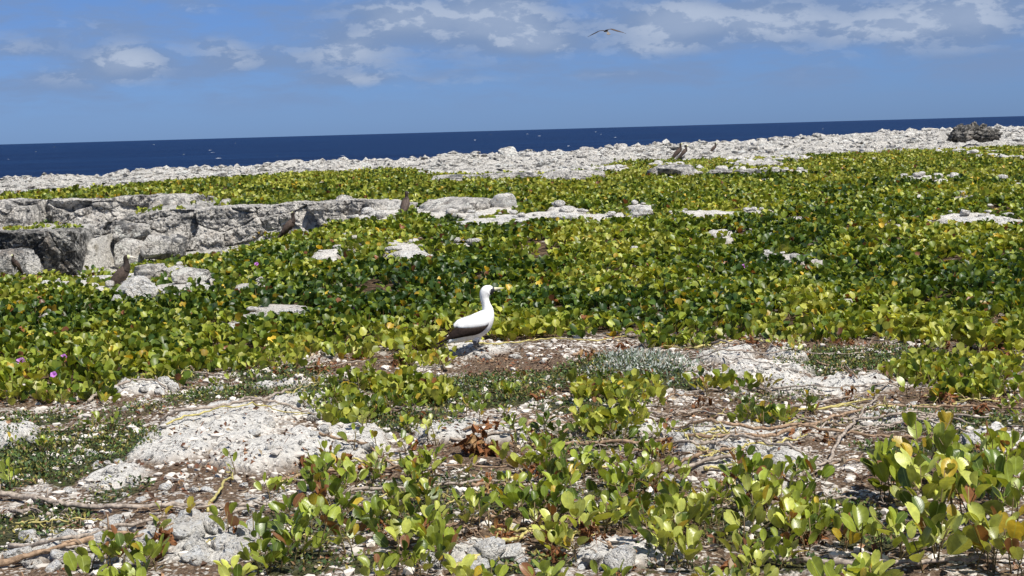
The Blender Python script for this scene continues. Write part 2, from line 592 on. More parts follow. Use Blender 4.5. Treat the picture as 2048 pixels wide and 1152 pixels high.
def ground_mat():
    m, T = new_mat('coral_ground')
    pos = T.n('ShaderNodeNewGeometry').outputs['Position']
    at = T.n('ShaderNodeAttribute', attribute_name='tint')
    sep = T.n('ShaderNodeSeparateColor', i_0=at.outputs['Color'])
    rock, soil, shore = sep.outputs
    at2 = T.n('ShaderNodeAttribute', attribute_name='cover')
    s2_ = T.n('ShaderNodeSeparateColor', i_0=at2.outputs['Color'])
    matm, litm = s2_.outputs[0], s2_.outputs[1]
    # rubble of broken coral rock with litter between
    v = T.n('ShaderNodeTexVoronoi', i_Vector=T.v('ADD', pos, T.v('SCALE', T.n('ShaderNodeTexNoise', i_Vector=pos, i_Scale=30.0).outputs['Color'], .02)), i_Scale=34.0)
    n1 = T.noise(pos, 5, 6, .62, .5)
    n2 = T.noise(pos, 24, 7, .7, .6)
    lit = T.m('ADD', T.m('MULTIPLY', n1, .55), T.m('MULTIPLY', n2, .45))
    lit = T.m('ADD', lit, T.m('MULTIPLY', T.ramp(v.outputs['Distance'], .2, .6), .10))
    litter = T.ramp(T.m('ADD', lit, T.m('MULTIPLY', litm, .14)), .515, .585)
    stone = T.mix(T.ramp(T.noise(pos, 60, 4, .6), .35, .7), (.74, .69, .62), (.52, .465, .41))
    brown = T.mix(T.ramp(T.noise(pos, 50, 5, .7), .35, .65), (.095, .060, .038), (.25, .18, .125))
    open_c = T.mix(litter, stone, brown)
    soil_c = T.mix(T.ramp(T.noise(pos, 9, 6, .65), .42, .62), (.055, .038, .022), (.17, .115, .07))
    soil_c = T.mix(T.ramp(T.noise(pos, 3.2, 6, .65), .58, .68), soil_c, (.50, .46, .41))
    # slab rock
    r1 = T.noise(pos, 7, 8, .7, .7)
    r2 = T.noise(pos, 40, 6, .7, .4)
    rc = T.mix(T.ramp(T.m('ADD', T.m('MULTIPLY', r1, .6), T.m('MULTIPLY', r2, .4)), .52, .68), (.78, .75, .69), (.46, .42, .375))
    pit = T.ramp(T.noise(pos, 34, 4, .6, .3), .44, .37, 0, 1)
    pit = T.m('MULTIPLY', pit, T.ramp(T.noise(pos, 9, 3, .6), .42, .58))
    rc = T.mix(T.m('MULTIPLY', pit, .7), rc, (.13, .11, .095))
    s1 = T.noise(pos, 1.3, 7, .68, .8)
    s2 = T.noise(pos, 9, 6, .7, .6)
    sc = T.mix(T.ramp(T.m('ADD', T.m('MULTIPLY', s1, .55), T.m('MULTIPLY', s2, .45)), .50, .58), (.76, .725, .66), (.24, .235, .22))
    sc = T.mix(T.ramp(T.noise(pos, 2.3, 3, .6), .56, .7, 0, .5), sc, (.33, .27, .17))
    mat_c = T.mix(T.ramp(n2, .40, .60), (.030, .038, .016), (.085, .085, .035))
    mm = T.m('MULTIPLY', T.ramp(T.m('ADD', matm, T.m('MULTIPLY', T.m('SUBTRACT', n2, .5), 1.2)), .30, .52), .95)
    open_c = T.mix(mm, open_c, mat_c)
    col = T.mix(soil, open_c, soil_c)
    col = T.mix(rock, col, rc)
    col = T.mix(shore, col, sc)
    h = T.m('ADD', T.m('MULTIPLY', T.m('SUBTRACT', 1.0, v.outputs['Distance']), .8), T.m('MULTIPLY', n2, 1.0))
    h2 = T.m('SUBTRACT', T.m('ADD', r2, T.m('MULTIPLY', r1, 1.4)), pit)
    hh = T.m('ADD', T.m('MULTIPLY', h, T.m('SUBTRACT', 1.0, rock)), T.m('MULTIPLY', h2, rock))
    nrm = bump(T, hh, 1.0, .04)
    nrm = bump(T, T.m('MULTIPLY', T.m('ADD', s2, s1), shore), .9, .25, nrm)
    b = T.n('ShaderNodeBsdfPrincipled', i_Base_Color=col, i_Roughness=.95, i_Normal=nrm)
    b.inputs['Specular IOR Level'].default_value = .1
    finish(T, b)
    return m


def leaf_mat(name, from_obj, trans=.30, rough=.36, vein=False, spec=.5):
    m, T = new_mat(name)
    if from_obj:
        c = T.n('ShaderNodeObjectInfo').outputs['Color']
    else:
        c = T.n('ShaderNodeAttribute', attribute_name='tint').outputs['Color']
    pos = T.n('ShaderNodeNewGeometry').outputs['Position']
    n = T.ramp(T.noise(pos, 38, 4, .6), .35, .7, .80, 1.16)
    c = T.mix(1.0, c, T.n('ShaderNodeCombineColor', i_0=n, i_1=n, i_2=n).outputs[0], 'MULTIPLY')
    nrm = None
    if vein:
        oc = T.n('ShaderNodeSeparateXYZ', i_0=T.n('ShaderNodeTexCoord').outputs['Object'])
        ax = T.m('ABSOLUTE', oc.outputs[0])
        mid = T.ramp(ax, .006, .022, 1, 0)
        w = T.m('SINE', T.m('MULTIPLY', T.m('SUBTRACT', oc.outputs[1], T.m('MULTIPLY', ax, .75)), 52.0))
        side = T.m('MULTIPLY', T.ramp(w, .93, 1.0), .10)
        c = T.mix(T.m('MULTIPLY', mid, .55), c, (.42, .50, .16))
        c = T.mix(side, c, (.34, .42, .10))
        spots = T.ramp(T.noise(pos, 120, 2, .5), .70, .76, 0, .5)
        c = T.mix(spots, c, (.10, .07, .02))
        nrm = bump(T, w, .035, .003)
    b = T.n('ShaderNodeBsdfPrincipled', i_Base_Color=c, i_Roughness=rough)
    b.inputs['Specular IOR Level'].default_value = spec
    if nrm is not None:
        T.set(b.inputs['Normal'], nrm)
    tr = T.n('ShaderNodeBsdfTranslucent', i_Color=T.mix(1.0, c, (1.35, 1.25, .55), 'MULTIPLY'))
    mx = T.n('ShaderNodeMixShader', i_0=trans, i_1=b, i_2=tr)
    finish(T, mx)
    return m


def plain(name, col, rough=.7, spec=.3, var=.25, scale=30, attr=False, bumpd=0.0, stretch=None, col2=None):
    m, T = new_mat(name)
    co = T.n('ShaderNodeTexCoord').outputs['Object']
    if stretch:
        co = T.v('MULTIPLY', co, stretch)
    n = T.noise(co, scale, 5, .62)
    c = T.n('ShaderNodeAttribute', attribute_name='tint').outputs['Color'] if attr else None
    if c is None:
        c = T.mix(T.ramp(n, .35, .65), tuple(x * (1 - var) for x in col), col2 or tuple(min(1, x * (1 + var)) for x in col))
    b = T.n('ShaderNodeBsdfPrincipled', i_Base_Color=c, i_Roughness=rough)
    b.inputs['Specular IOR Level'].default_value = spec
    if bumpd:
        T.set(b.inputs['Normal'], bump(T, n, .6, bumpd))
    finish(T, b)
    return m


def sea_mat():
    m, T = new_mat('deep_sea')
    pos = T.n('ShaderNodeNewGeometry').outputs['Position']
    p = T.v('MULTIPLY', pos, (.35, 1, 1))
    n1 = T.noise(p, .05, 6, .6, .5)
    n2 = T.noise(p, .35, 6, .65, .5)
    c = T.mix(T.ramp(n1, .35, .68), (.0048, .017, .058), (.0080, .028, .088))
    c = T.mix(T.ramp(n2, .45, .62, 0, .75), c, (.0035, .012, .045))
    c = T.mix(T.ramp(T.noise(T.v('MULTIPLY', pos, (.12, 1, 1)), .012, 4, .6), .45, .65, 0, .35), c, (.012, .042, .12))
    nrm = bump(T, T.m('ADD', n2, T.noise(pos, 1.4, 5, .6)), .6, 1.6)
    b = T.n('ShaderNodeBsdfPrincipled', i_Base_Color=c, i_Roughness=.45, i_Normal=nrm)
    b.inputs['Specular IOR Level'].default_value = .06
    b.inputs['IOR'].default_value = 1.33
    finish(T, b)
    return m


M = {}
M['ground'] = ground_mat()
M['pale'] = limestone('pale_limestone', pale=(.74, .70, .635), grey=(.19, .185, .18), amount=.50, streaks=.5, sw=2.6)
M['fore'] = limestone('bleached_limestone', pale=(.79, .76, .70), grey=(.46, .43, .39), amount=.22, scale=2.2)
M['grey'] = limestone('grey_crusted_limestone', pale=(.64, .61, .56), grey=(.17, .17, .17), amount=.66, streaks=.5, sw=3.6)
M['face'] = limestone('streaked_limestone', pale=(.72, .68, .62), grey=(.17, .17, .17), amount=.49, streaks=.75, sw=2.2)
M['dark'] = limestone('dark_shaded_limestone', pale=(.50, .48, .44), grey=(.115, .113, .108), amount=.85, scale=1.1, sw=4)  # dark grey rock, with shade of overhang and cave put into the colour
M['black'] = limestone('black_karst', pale=(.34, .32, .29), grey=(.075, .074, .068), amount=.95, scale=1.1, sw=4)
M['shore'] = limestone('shore_limestone', pale=(.76, .725, .665), grey=(.22, .215, .20), amount=.50, scale=.5, sw=2.4)
M['shore_s'] = limestone('fragment_limestone', pale=(.78, .745, .69), grey=(.38, .36, .33), amount=.28, scale=2.0)
M['leaf_o'] = leaf_mat('vine_leaf', True, vein=True, rough=.36, spec=.5)
M['leaf_a'] = leaf_mat('vine_carpet_leaf', False, rough=.42, spec=.40)
M['succ'] = leaf_mat('succulent_leaf', False, trans=.15, rough=.5, spec=.25)
M['dead_o'] = leaf_mat('withered_leaf', True, trans=.12, rough=.75, spec=.15)
M['litter'] = plain('leaf_litter', (.2, .1, .06), attr=True, rough=.85, spec=.1)
M['stones'] = plain('rubble', (.6, .55, .5), attr=True, rough=.95, spec=.1)
M['stem'] = plain('green_brown_stem', (.23, .20, .08), var=.35, rough=.6, col2=(.16, .10, .05), scale=60)
M['branch'] = plain('dry_bark', (.30, .25, .205), var=.4, rough=.85, spec=.15, scale=45, bumpd=.003)
M['branch2'] = plain('brown_bark', (.27, .185, .12), var=.4, rough=.8, spec=.15, scale=45, bumpd=.003)
M['branchy'] = plain('yellow_runner_skin', (.42, .36, .13), var=.25, rough=.6, spec=.3, scale=30)
M['sea'] = sea_mat()
M['foam'] = plain('sea_foam', (.72, .76, .80), var=.08, rough=.9)
M['white_f'] = plain('white_feather', (.86, .85, .83), var=.03, rough=.75, spec=.2, scale=50, stretch=(1, 1, 4), bumpd=.002)
M['dark_f'] = plain('dark_brown_feather', (.032, .022, .018), var=.3, rough=.75, spec=.1, scale=60, bumpd=.002)
M['brown_f'] = plain('brown_feather', (.085, .060, .047), var=.25, rough=.65, spec=.25, scale=45, bumpd=.003)
M['neck_f'] = plain('blackish_brown_feather', (.040, .029, .024), var=.25, rough=.65, spec=.2, scale=45, bumpd=.003)
M['bill'] = plain('horn_yellow_bill', (.56, .53, .37), var=.15, rough=.4, spec=.4, scale=40)
M['bill2'] = plain('pale_bill', (.62, .56, .46), var=.1, rough=.4, spec=.4, scale=40)
M['bare'] = plain('pale_yellow_skin', (.55, .56, .30), var=.1, rough=.5)
M['mask'] = plain('black_face_skin', (.025, .025, .03), var=.1, rough=.5)
M['foot'] = plain('grey_web_skin', (.17, .15, .13), var=.25, rough=.6)
M['eye'] = plain('dark_eye', (.02, .018, .012), var=.1, rough=.15, spec=.6)
M['petal'] = plain('purple_petal', (.30, .09, .36), var=.15, rough=.6, col2=(.44, .17, .48))
M['throat'] = plain('dark_purple_throat', (.20, .03, .18), var=.15, rough=.6)

# ------------------------------------------------------------------ ground, sea
MATS = [(150, 905, 150, 62, 1.), (40, 940, 90, 50, .9), (60, 1060, 100, 45, .9), (60, 845, 110, 20, .7), (250, 835, 80, 12, .4), (440, 790, 130, 18, .9), (330, 815, 120, 10, .4), (640, 785, 120, 20, .9), (700, 815, 90, 18, .7), (900, 775, 140, 20, .95),
        (1080, 770, 120, 22, .9), (1230, 745, 140, 30, .9), (1000, 755, 100, 10, .6), (1740, 720, 170, 26, .95), (1660, 740, 110, 16, .7), (1930, 730, 120, 22, .9), (1880, 845, 170, 18, .8), (1850, 905, 130, 18, .8), (1960, 870, 80, 12, .7),
        (600, 1125, 110, 28, .6), (1330, 1130, 90, 20, .4), (860, 830, 60, 12, .6), (1690, 1030, 70, 40, .9), (1740, 1080, 60, 30, .8), (1560, 1130, 100, 20, .5), (1100, 1120, 60, 16, .5), (1130, 900, 80, 20, .4), (1400, 870, 80, 14, .4), (880, 870, 50, 8, .8), (1660, 860, 90, 8, .6), (980, 800, 160, 20, .8), (780, 850, 90, 24, .8), (1180, 880, 120, 26, .6), (1160, 820, 120, 16, .6), (560, 750, 100, 14, .7), (330, 755, 90, 10, .6), (1560, 800, 120, 14, .4), (1350, 770, 90, 12, .6), (880, 1000, 200, 50, .5), (1250, 1010, 160, 50, .5), (1500, 1050, 120, 50, .5), (620, 1060, 120, 50, .5), (240, 985, 70, 20, .5), (1000, 1140, 80, 14, .6), (740, 1130, 60, 20, .6)]
LITTER = [(1040, 735, 120, 26, 1.), (1130, 790, 110, 14, .8), (1500, 692, 120, 12, .9), (700, 730, 120, 16, .9), (420, 930, 170, 26, .55), (380, 975, 160, 20, .4), (1000, 900, 160, 40, .6), (1300, 940, 120, 30, .6), (1600, 690, 160, 12, .7), (1920, 800, 140, 24, .9), (1700, 860, 220, 30, .5),
          (300, 830, 140, 12, .5), (250, 1050, 160, 20, .6), (560, 955, 120, 20, .5), (1100, 1060, 300, 50, .5), (1500, 1050, 200, 50, .4), (1850, 960, 160, 30, .7), (1480, 820, 160, 20, .5), (120, 800, 120, 12, .6), (980, 1030, 200, 40, .4), (1900, 700, 160, 14, .7)]



def build_ground():
    nr, ncol = 820, 460
    y = 4.2 * np.exp(np.linspace(0, math.log(135 / 4.2), nr))
    s = np.linspace(-1, 1, ncol)
    aa = s * .50
    Y, A = np.meshgrid(y, aa, indexing='ij')
    X = A * Y + s[None, :] * 1.2
    x, yy = X.ravel(), Y.ravel()
    z, sm, gm, fm, sh, rough = ground(x, yy, True)
    HG['g'] = (nr, ncol, z.reshape(nr, ncol))
    V = np.stack([x, yy, z], 1)
    i = np.arange(nr - 1)[:, None] * ncol + np.arange(ncol - 1)[None, :]
    i = i.ravel()
    F = np.stack([i, i + 1, i + ncol + 1, i + ncol], 1)
    rock = np.clip(sm + gm * .8, 0, 1)
    lw = ss(-2.2, -3.2, x) * ss(20, 22, yy) * (1 - ss(34, 38, yy)) * (1 - fm)
    sh2 = np.clip(sh + lw, 0, 1)
    soil = np.clip(fm * 1.2, 0, 1)
    me = mesh_from('ground', V, F, M['ground'], True, np.stack([rock, soil, sh2], 1))
    mm, lm = np.zeros_like(x), np.zeros_like(x)
    for P, tgt in ((MATS, mm), (LITTER, lm)):
        for (u, v, ru, rv, k) in P:
            e = ell(u, v, ru, rv)
            nr_ = (np.abs(x - e[0]) < e[2] * 1.8) & (np.abs(yy - e[1]) < e[3] * 1.8)
            tgt[nr_] = np.maximum(tgt[nr_], wobble(x[nr_], yy[nr_], e) * k)
    at = me.color_attributes.new('cover', 'FLOAT_COLOR', 'POINT')
    cc = np.ones((len(V), 4), dtype=np.float32)
    cc[:, 0], cc[:, 1] = mm * (1 - .8 * sm), lm
    at.data.foreach_set('color', cc.ravel())
    o = link('ground', me)
    tag(o, kind='structure')
    # the land beyond the sides and behind the viewer, a coarse sheet that the fine one overlaps
    g = []
    xs = np.linspace(-160, 160, 81)
    ys = np.concatenate([np.linspace(-60, 3, 16), np.linspace(6, 150, 37)])
    Xc, Yc = np.meshgrid(xs, ys)
    zc = zbase(Xc.ravel(), np.maximum(Yc.ravel(), 4.0)) - .35
    zc = np.where(np.abs(Xc.ravel()) > .5 * Yc.ravel() + 1.6, zc + .33, zc)
    V = np.stack([Xc.ravel(), Yc.ravel(), zc], 1)
    n = len(xs)
    i = (np.arange(len(ys) - 1)[:, None] * n + np.arange(n - 1)[None, :]).ravel()
    F = np.stack([i, i + 1, i + n + 1, i + n], 1)
    t = np.zeros((len(V), 3))
    t[:, 2] = 1
    o = link('terrain', mesh_from('terrain', V, F, M['ground'], True, t))
    tag(o, kind='structure')


build_ground()

SEA_Z = -5.5


def build_sea():
    ys = 40 * np.exp(np.linspace(0, math.log(45000 / 40), 160))
    s = np.linspace(-1, 1, 60)
    Y, S = np.meshgrid(ys, s, indexing='ij')
    X = S * (Y * .9 + 200)
    Z = SEA_Z + 0 * X
    V = np.stack([X.ravel(), Y.ravel(), Z.ravel()], 1)
    n = 60
    i = (np.arange(159)[:, None] * n + np.arange(n - 1)[None, :]).ravel()
    F = np.stack([i, i + 1, i + n + 1, i + n], 1)
    tag(link('sea', mesh_from('sea', V, F, M['sea'])), kind='structure')
    # crests of foam far out
    vs, fs = [], []
    rs = np.random.RandomState(5)
    for k in range(34):
        y = 420 * math.exp(rs.rand() * 2.1)
        x = (rs.rand() - .5) * .80 * y
        w = (.3 + rs.rand() ** 2 * 1.6) * (.4 + y / 2600)
        h = (.03 + .09 * rs.rand()) * (.5 + y / 1700)
        m = 7
        b = len(vs)
        for j in range(m):
            t = j / (m - 1)
            hh = h * math.sin(math.pi * min(max(t, .03), .97)) * (.6 + .8 * rs.rand())
            yy = y + w * .3 * math.sin(t * 3 + k) + rs.rand() * .4
            xx = x + (t - .5) * 2 * w
            vs += [(xx, yy - h * 1.5, SEA_Z + .02), (xx, yy, SEA_Z + .03 + hh), (xx, yy + h * 1.6, SEA_Z + .02)]
        for j in range(m - 1):
            q = b + j * 3
            fs += [(q, q + 3, q + 4, q + 1), (q + 1, q + 4, q + 5, q + 2)]
    tag(link('sea_foam', mesh_from('sea_foam', np.array(vs), np.array(fs), M['foam'])), kind='stuff')


build_sea()

# ------------------------------------------------------------------ rocks

_ICO = {}


def ico(sub):
    if sub not in _ICO:
        import bmesh
        bm = bmesh.new()
        bmesh.ops.create_icosphere(bm, subdivisions=sub, radius=1.0)
        V = np.array([v.co[:] for v in bm.verts])
        F = np.array([[v.index for v in f.verts] for f in bm.faces])
        bm.free()
        _ICO[sub] = (V, F)
    return _ICO[sub]


def rock_shape(sub, seed, power=3.0, cuts=7, rough=.10, detail=2.2, strata=0.0):
    V, F = ico(sub)
    rs = np.random.RandomState(seed)
    P = V.copy()
    P = P / (np.abs(P) ** power).sum(1)[:, None] ** (1 / power)
    for k in range(cuts):
        n = rs.randn(3)
        n[2] = abs(n[2]) * .6 if rs.rand() < .5 else n[2] * .6
        n /= np.linalg.norm(n)
        d = .62 + .30 * rs.rand()
        q = P @ n - d
        P = P - np.where(q > 0, q * .93, 0)[:, None] * n
    o = rs.rand(3) * 40
    dn = fbm(P[:, 0] * detail + o[0], P[:, 1] * detail + o[1], P[:, 2] * detail + o[2], 4, seed % 97, .55)
    rd = fbm(P[:, 0] * detail * 1.7 + o[1], P[:, 1] * detail * 1.7 + o[2], P[:, 2] * detail * 1.7, 3, seed % 89, .55, True)
    fd = fbm(P[:, 0] * detail * 5 + o[2], P[:, 1] * detail * 5, P[:, 2] * detail * 5 + o[0], 2, seed % 79, .6, True) if sub > 3 else 0
    stp = np.floor(fbm(P[:, 0] * 1.5 + o[1], P[:, 1] * 1.5 + o[0], P[:, 2] * 2.6 + o[2], 2, seed % 71) * 9) / 9
    P = P * (1 + rough * 2.0 * stp + rough * 1.5 * dn + rough * 1.1 * (rd - .2) + rough * .45 * fd)[:, None]
    if strata:
        st = perlin(P[:, 2] * 5 + o[0], P[:, 0] * .6, P[:, 1] * .6, seed % 83)
        P[:, :2] *= (1 + strata * st)[:, None]
    return P, F


def rock(name, u0_, u1_, vt, vb, label, cat='rock', dist=None, depth=.8, mat='pale', sub=4, power=3.0, cuts=8, rough=.10, strata=0.0, seed=None,
         yaw=0.0, group=None, tilt=(0, 0), sink=.18, detail=2.2):
    """a rock whose outline in the photograph spans u0..u1, vt..vb, standing dist metres away (else on the land at vb)"""
    u = (u0_ + u1_) / 2
    d = dist or GG(u, vb)[1]
    rb, rt = ray_dir(u, vb), ray_dir(u, vt)
    zb = CAM[2] + rb[2] / rb[1] * d
    zt = CAM[2] + rt[2] / rt[1] * d
    x = rb[0] / rb[1] * d
    w = (u1_ - u0_) * d / FPX
    h = zt - zb
    dp = w * depth
    seed = seed or int(u * 7 + vb * 13) % 9973
    P, F = rock_shape(sub, seed, power, cuts, rough, detail, strata)
    P = P * 1.0
    mn, mx = P.min(0), P.max(0)
    P = (P - (mn + mx) / 2) / (mx - mn)
    P = P * np.array([w, dp, h * (1 + sink)])
    me = mesh_from(name, P, F, M[mat], True)
    o = link(name, me)
    o.location = (x, d + dp * .3, zb + h * (1 - sink) / 2)
    o.rotation_euler = (tilt[0], tilt[1], yaw)
    tag(o, label, cat, group)
    return o


# the sunken ledge on the left, block by block
LED = 'blocks of the sunken ledge'
rock('ledge_block', -40, 84, 497, 560, 'grey pitted knob bulging from the foot of the dark block', 'rock ledge', 22.2, .5, 'grey', 4, 3, 5, .08, .03, 12, group=LED, sink=.1)
rock('ledge_block', 225, 300, 448, 480, 'rounded boulder perched on top of the cream face', 'rock', 24.4, .8, 'pale', 4, 3.2, 8, .07, .02, 14)
rock('ledge_block', 226, 284, 476, 528, 'square cream block wedged under the perched boulder', 'rock', 23.9, .8, 'pale', 4, 6, 4, .05, .02, 15)
rock('ledge_block', 280, 342, 468, 512, 'smooth grey boulder jammed between cream blocks', 'rock', 23.8, .7, 'face', 4, 3.4, 7, .05, .01, 16)
rock('ledge_block', 330, 372, 468, 510, 'dark layered chunk at the left end of the long wall', 'rock', 24.2, .8, 'grey', 4, 4, 6, .10, .06, 17)
rock('ledge_block', 275, 400, 386, 430, 'white broken slab leaning up towards the vine carpet', 'rock', 28.6, .7, 'pale', 5, 4, 7, .09, .03, 27, tilt=(.3, 0))
rock('boulder', 388, 422, 400, 421, 'small grey boulder on the left of a pair above the wall', 'rock', 27, .8, 'grey', 4, 3, 8, .06)
rock('boulder', 418, 464, 398, 420, 'rounded pale boulder on the right of a pair above the wall', 'rock', 27, .8, 'pale', 4, 3, 8, .05)
rock('ledge_block', 735, 812, 404, 432, 'white wedge of rock left of the slim upright booby', 'rock', 25.0, .7, 'pale', 4, 3.4, 8, .07, .03, 29)
rock('boulder', 668, 706, 389, 414, 'white boulder with a bright top standing on the wall end', 'rock', 25.8, .8, 'pale', 4, 2.8, 8, .07)
rock('ledge_block', 712, 790, 428, 462, 'cream sloping footstone under the white wedge', 'rock', 24.3, .8, 'pale', 4, 3.4, 8, .07, .03, 30)
rock('ledge_block', 712, 765, 402, 434, 'grey topped block with a rounded brow near the wall end', 'rock', 25.3, .7, 'grey', 4, 3.2, 7, .06, .03, 32)


def crag(name, pts, label, mat, seed, back=1.3, cell=.42, amp=.16, rough=.05, top_rough=.05, ns=420, nf=84, nt=40, lean=.10, group=None, cat='rock ledge'):
    """a broken rock wall. pts: (u, v of the brink, v of the foot, distance); the face is split into tilted facets along joints"""
    P = []
    for (u, vt, vb, d) in pts:
        rt, rb = ray_dir(u, vt), ray_dir(u, vb)
        P.append((rb[0] / rb[1] * d, d, CAM[2] + rb[2] / rb[1] * d, CAM[2] + rt[2] / rt[1] * d))
    P = np.array(P)
    S = np.concatenate([[0], np.cumsum(np.hypot(np.diff(P[:, 0]), np.diff(P[:, 1])))])
    s_ = np.linspace(0, S[-1], ns)
    X0, Y0, ZB, ZT = [np.interp(s_, S, P[:, k]) for k in range(4)]
    ZT = ZT + .05 * perlin(s_ * 1.3, s_ * 0 + seed, None, 3) + .02 * perlin(s_ * 6, s_ * 0 + seed, None, 4)
    tf = np.linspace(0, 1, nf)
    tb = np.linspace(0, 1, nt)[1:]
    Sg = np.repeat(s_[:, None], nf + nt - 1, 1)
    Hh = (ZT - ZB)[:, None]
    face_h = ZB[:, None] - .12 + (Hh + .12) * tf[None]
    yf_ = Y0[:, None] + lean * (tf[None] - .5) * Hh * 2
    r = .05
    Zf = np.concatenate([face_h, np.repeat(ZT[:, None], nt - 1, 1)], 1)
    Yf = np.concatenate([yf_, yf_[:, -1:] + back * tb[None] ** 1.3], 1)
    Xf = np.repeat(X0[:, None], nf + nt - 1, 1)
    cs, cz = Sg / cell * .8, Zf / cell * 1.25 + .35 * perlin(Sg * 1.1, Zf * 1.1, None, seed + 2)
    f1, f2, rid, cx, cy = worley_c(cs + .45 * fbm(Sg * 1.6, Zf * 2.2, None, 4, seed), cz + .35 * fbm(Sg * 1.8 + 9, Zf * 2, None, 4, seed), seed)
    h2 = (rid * 7.13) % 1
    h3 = (rid * 13.7) % 1
    fac = (rid - .5) * amp * 1.6 + (cs - cx) * (h2 - .5) * amp * 1.9 + (cz - cy) * (h3 - .35) * amp * 1.6
    crack = (1 - ss(.0, .05 + .05 * rid, f2 - f1)) * ss(-.12, .12, perlin(Sg * .9, Zf * 1.5, None, seed + 21))
    g1, g2, rid2, gx, gy = worley_c(cs * 3.1, cz * 2.7, seed + 9)
    fac = fac + (rid2 - .5) * amp * .30 - (1 - ss(0, .10, g2 - g1)) * .015
    n1 = fbm(Sg * 3, Zf * 4, None, 4, seed + 3)
    n2 = fbm(Sg * 9, Zf * 11, None, 3, seed + 4, .6, True)
    strat = perlin(Sg * .8, Zf * 9, None, seed + 5)
    onface = np.concatenate([np.ones(nf), 1 - ss(0, .22, tb)])[None]
    out = (fac - crack * .07 + n1 * .13 + n2 * rough * 1.3 + strat * .045) * onface
    Yf = Yf - out
    top = np.concatenate([ss(.9, 1, tf), np.ones(nt - 1)])[None]
    st = np.floor(fbm(Xf * 1.8, Yf * 1.8, None, 2, seed + 6) * 8) / 8
    Zf = Zf + top * (top_rough * 1.6 * st + top_rough * fbm(Xf * 7, Yf * 7, None, 3, seed + 7, .6, True) + .04 * fbm(Xf * 2, Yf * 2, None, 3, seed + 8)) + (1 - top) * .02 * n1
    endt = np.minimum(ss(0, .12, s_ / S[-1]), 1 - ss(.88, 1, s_ / S[-1]))[:, None]
    Yf = Yf + (1 - endt) * .5
    Zf = Zf - (1 - endt) * .06 - np.concatenate([np.zeros(nf), ss(.7, 1, tb) * .12])[None]
    V = np.stack([Xf.ravel(), Yf.ravel(), Zf.ravel()], 1)
    m = nf + nt - 1
    i = (np.arange(ns - 1)[:, None] * m + np.arange(m - 1)[None]).ravel()
    F = np.stack([i, i + m, i + m + 1, i + 1], 1)
    c0 = V.mean(0)
    me = mesh_from(name, V - c0, F, M[mat], True)
    o = link(name, me)
    o.location = c0
    tag(o, label, cat, group)
    return o


crag('rock_ledge', [(168, 452, 556, 24.3), (230, 446, 548, 24.5), (300, 428, 535, 24.9), (400, 420, 525, 25.05), (520, 414, 505, 25.1), (640, 407, 480, 25.15), (704, 403, 466, 25.1), (760, 404, 452, 25.0), (830, 408, 444, 24.9)],
     'long pale cracked rock ledge running behind the brown boobies', 'face', 11, cell=.50, amp=.17, ns=620)
crag('rock_ledge', [(-120, 470, 566, 22.6), (0, 468, 562, 22.7), (90, 465, 560, 22.8), (150, 464, 556, 23.0), (185, 468, 552, 23.6)],
     'dark near ledge with shade in its colour and a flat top at the left edge', 'dark', 37, cell=.6, amp=.26, rough=.06, ns=260, lean=-.12)  # the overhanging face is in shade, partly painted by this dark stone
crag('rock_ledge', [(-140, 410, 462, 27.6), (0, 404, 460, 28.0), (70, 403, 460, 28.1), (90, 403, 456, 28.5), (160, 402, 458, 28.2), (240, 396, 450, 28.4), (330, 392, 440, 28.8), (420, 394, 425, 29.2)],
     'upper terrace wall of pale broken rock draped with vines', 'face', 53, cell=.62, amp=.34, ns=420, nf=60)
# middle outcrop
o_h = rock('outcrop', 812, 992, 397, 452, 'long pale outcrop pierced by a dark hollow beside the booby', 'rock', 24.2, .8, 'pale', 5, 3.6, 8, .09, .06, 31, sink=.3)
rock('boulder', 978, 1034, 386, 424, 'angular white boulder split by a dark crack', 'rock', 24.6, .8, 'fore', 4, 2.8, 9, .07, 0, 45)
rock('boulder', 1258, 1310, 411, 434, 'low white boulder alone in the vine carpet', 'rock', None, .8, 'fore', 4, 3, 7, .08)
rock('rock_slab', 1098, 1166, 424, 444, 'rounded white slab between outcrop and lone boulder', 'rock', None, 1.0, 'fore', 4, 3, 6, .08)
rock('rock_slab', 860, 1110, 436, 458, 'long low white shelf in front of the angular boulder', 'rock', None, .5, 'fore', 5, 3, 6, .14, .02, 46, sink=.4)
rock('rock_slab', 1184, 1250, 438, 453, 'broken white slab edge left of the lone boulder', 'rock', None, 1.0, 'fore', 4, 3, 6, .12)
rock('rock_slab', 1880, 2060, 434, 462, 'peaked white rock ridge rising from the carpet on the right', 'rock', None, .5, 'fore', 5, 2.4, 6, .10, .02, 47, sink=.4)
rock('rock_slab', 1826, 1925, 358, 372, 'flat white slab lying in the distant carpet', 'rock', None, .7, 'fore', 4, 3, 6, .12)
rock('boulder', 2010, 2060, 366, 382, 'white boulder cut by the right edge of the carpet', 'rock', None, .8, 'fore', 4, 3, 6, .08)
rock('boulder', 768, 868, 503, 528, 'flat white rock emerging among leaves in the middle ground', 'rock', None, .7, 'fore', 4, 2.6, 7, .08)
rock('boulder', 622, 678, 516, 532, 'small bright stone above the purple flower vines', 'rock', None, .7, 'fore', 4, 2.6, 7, .1)
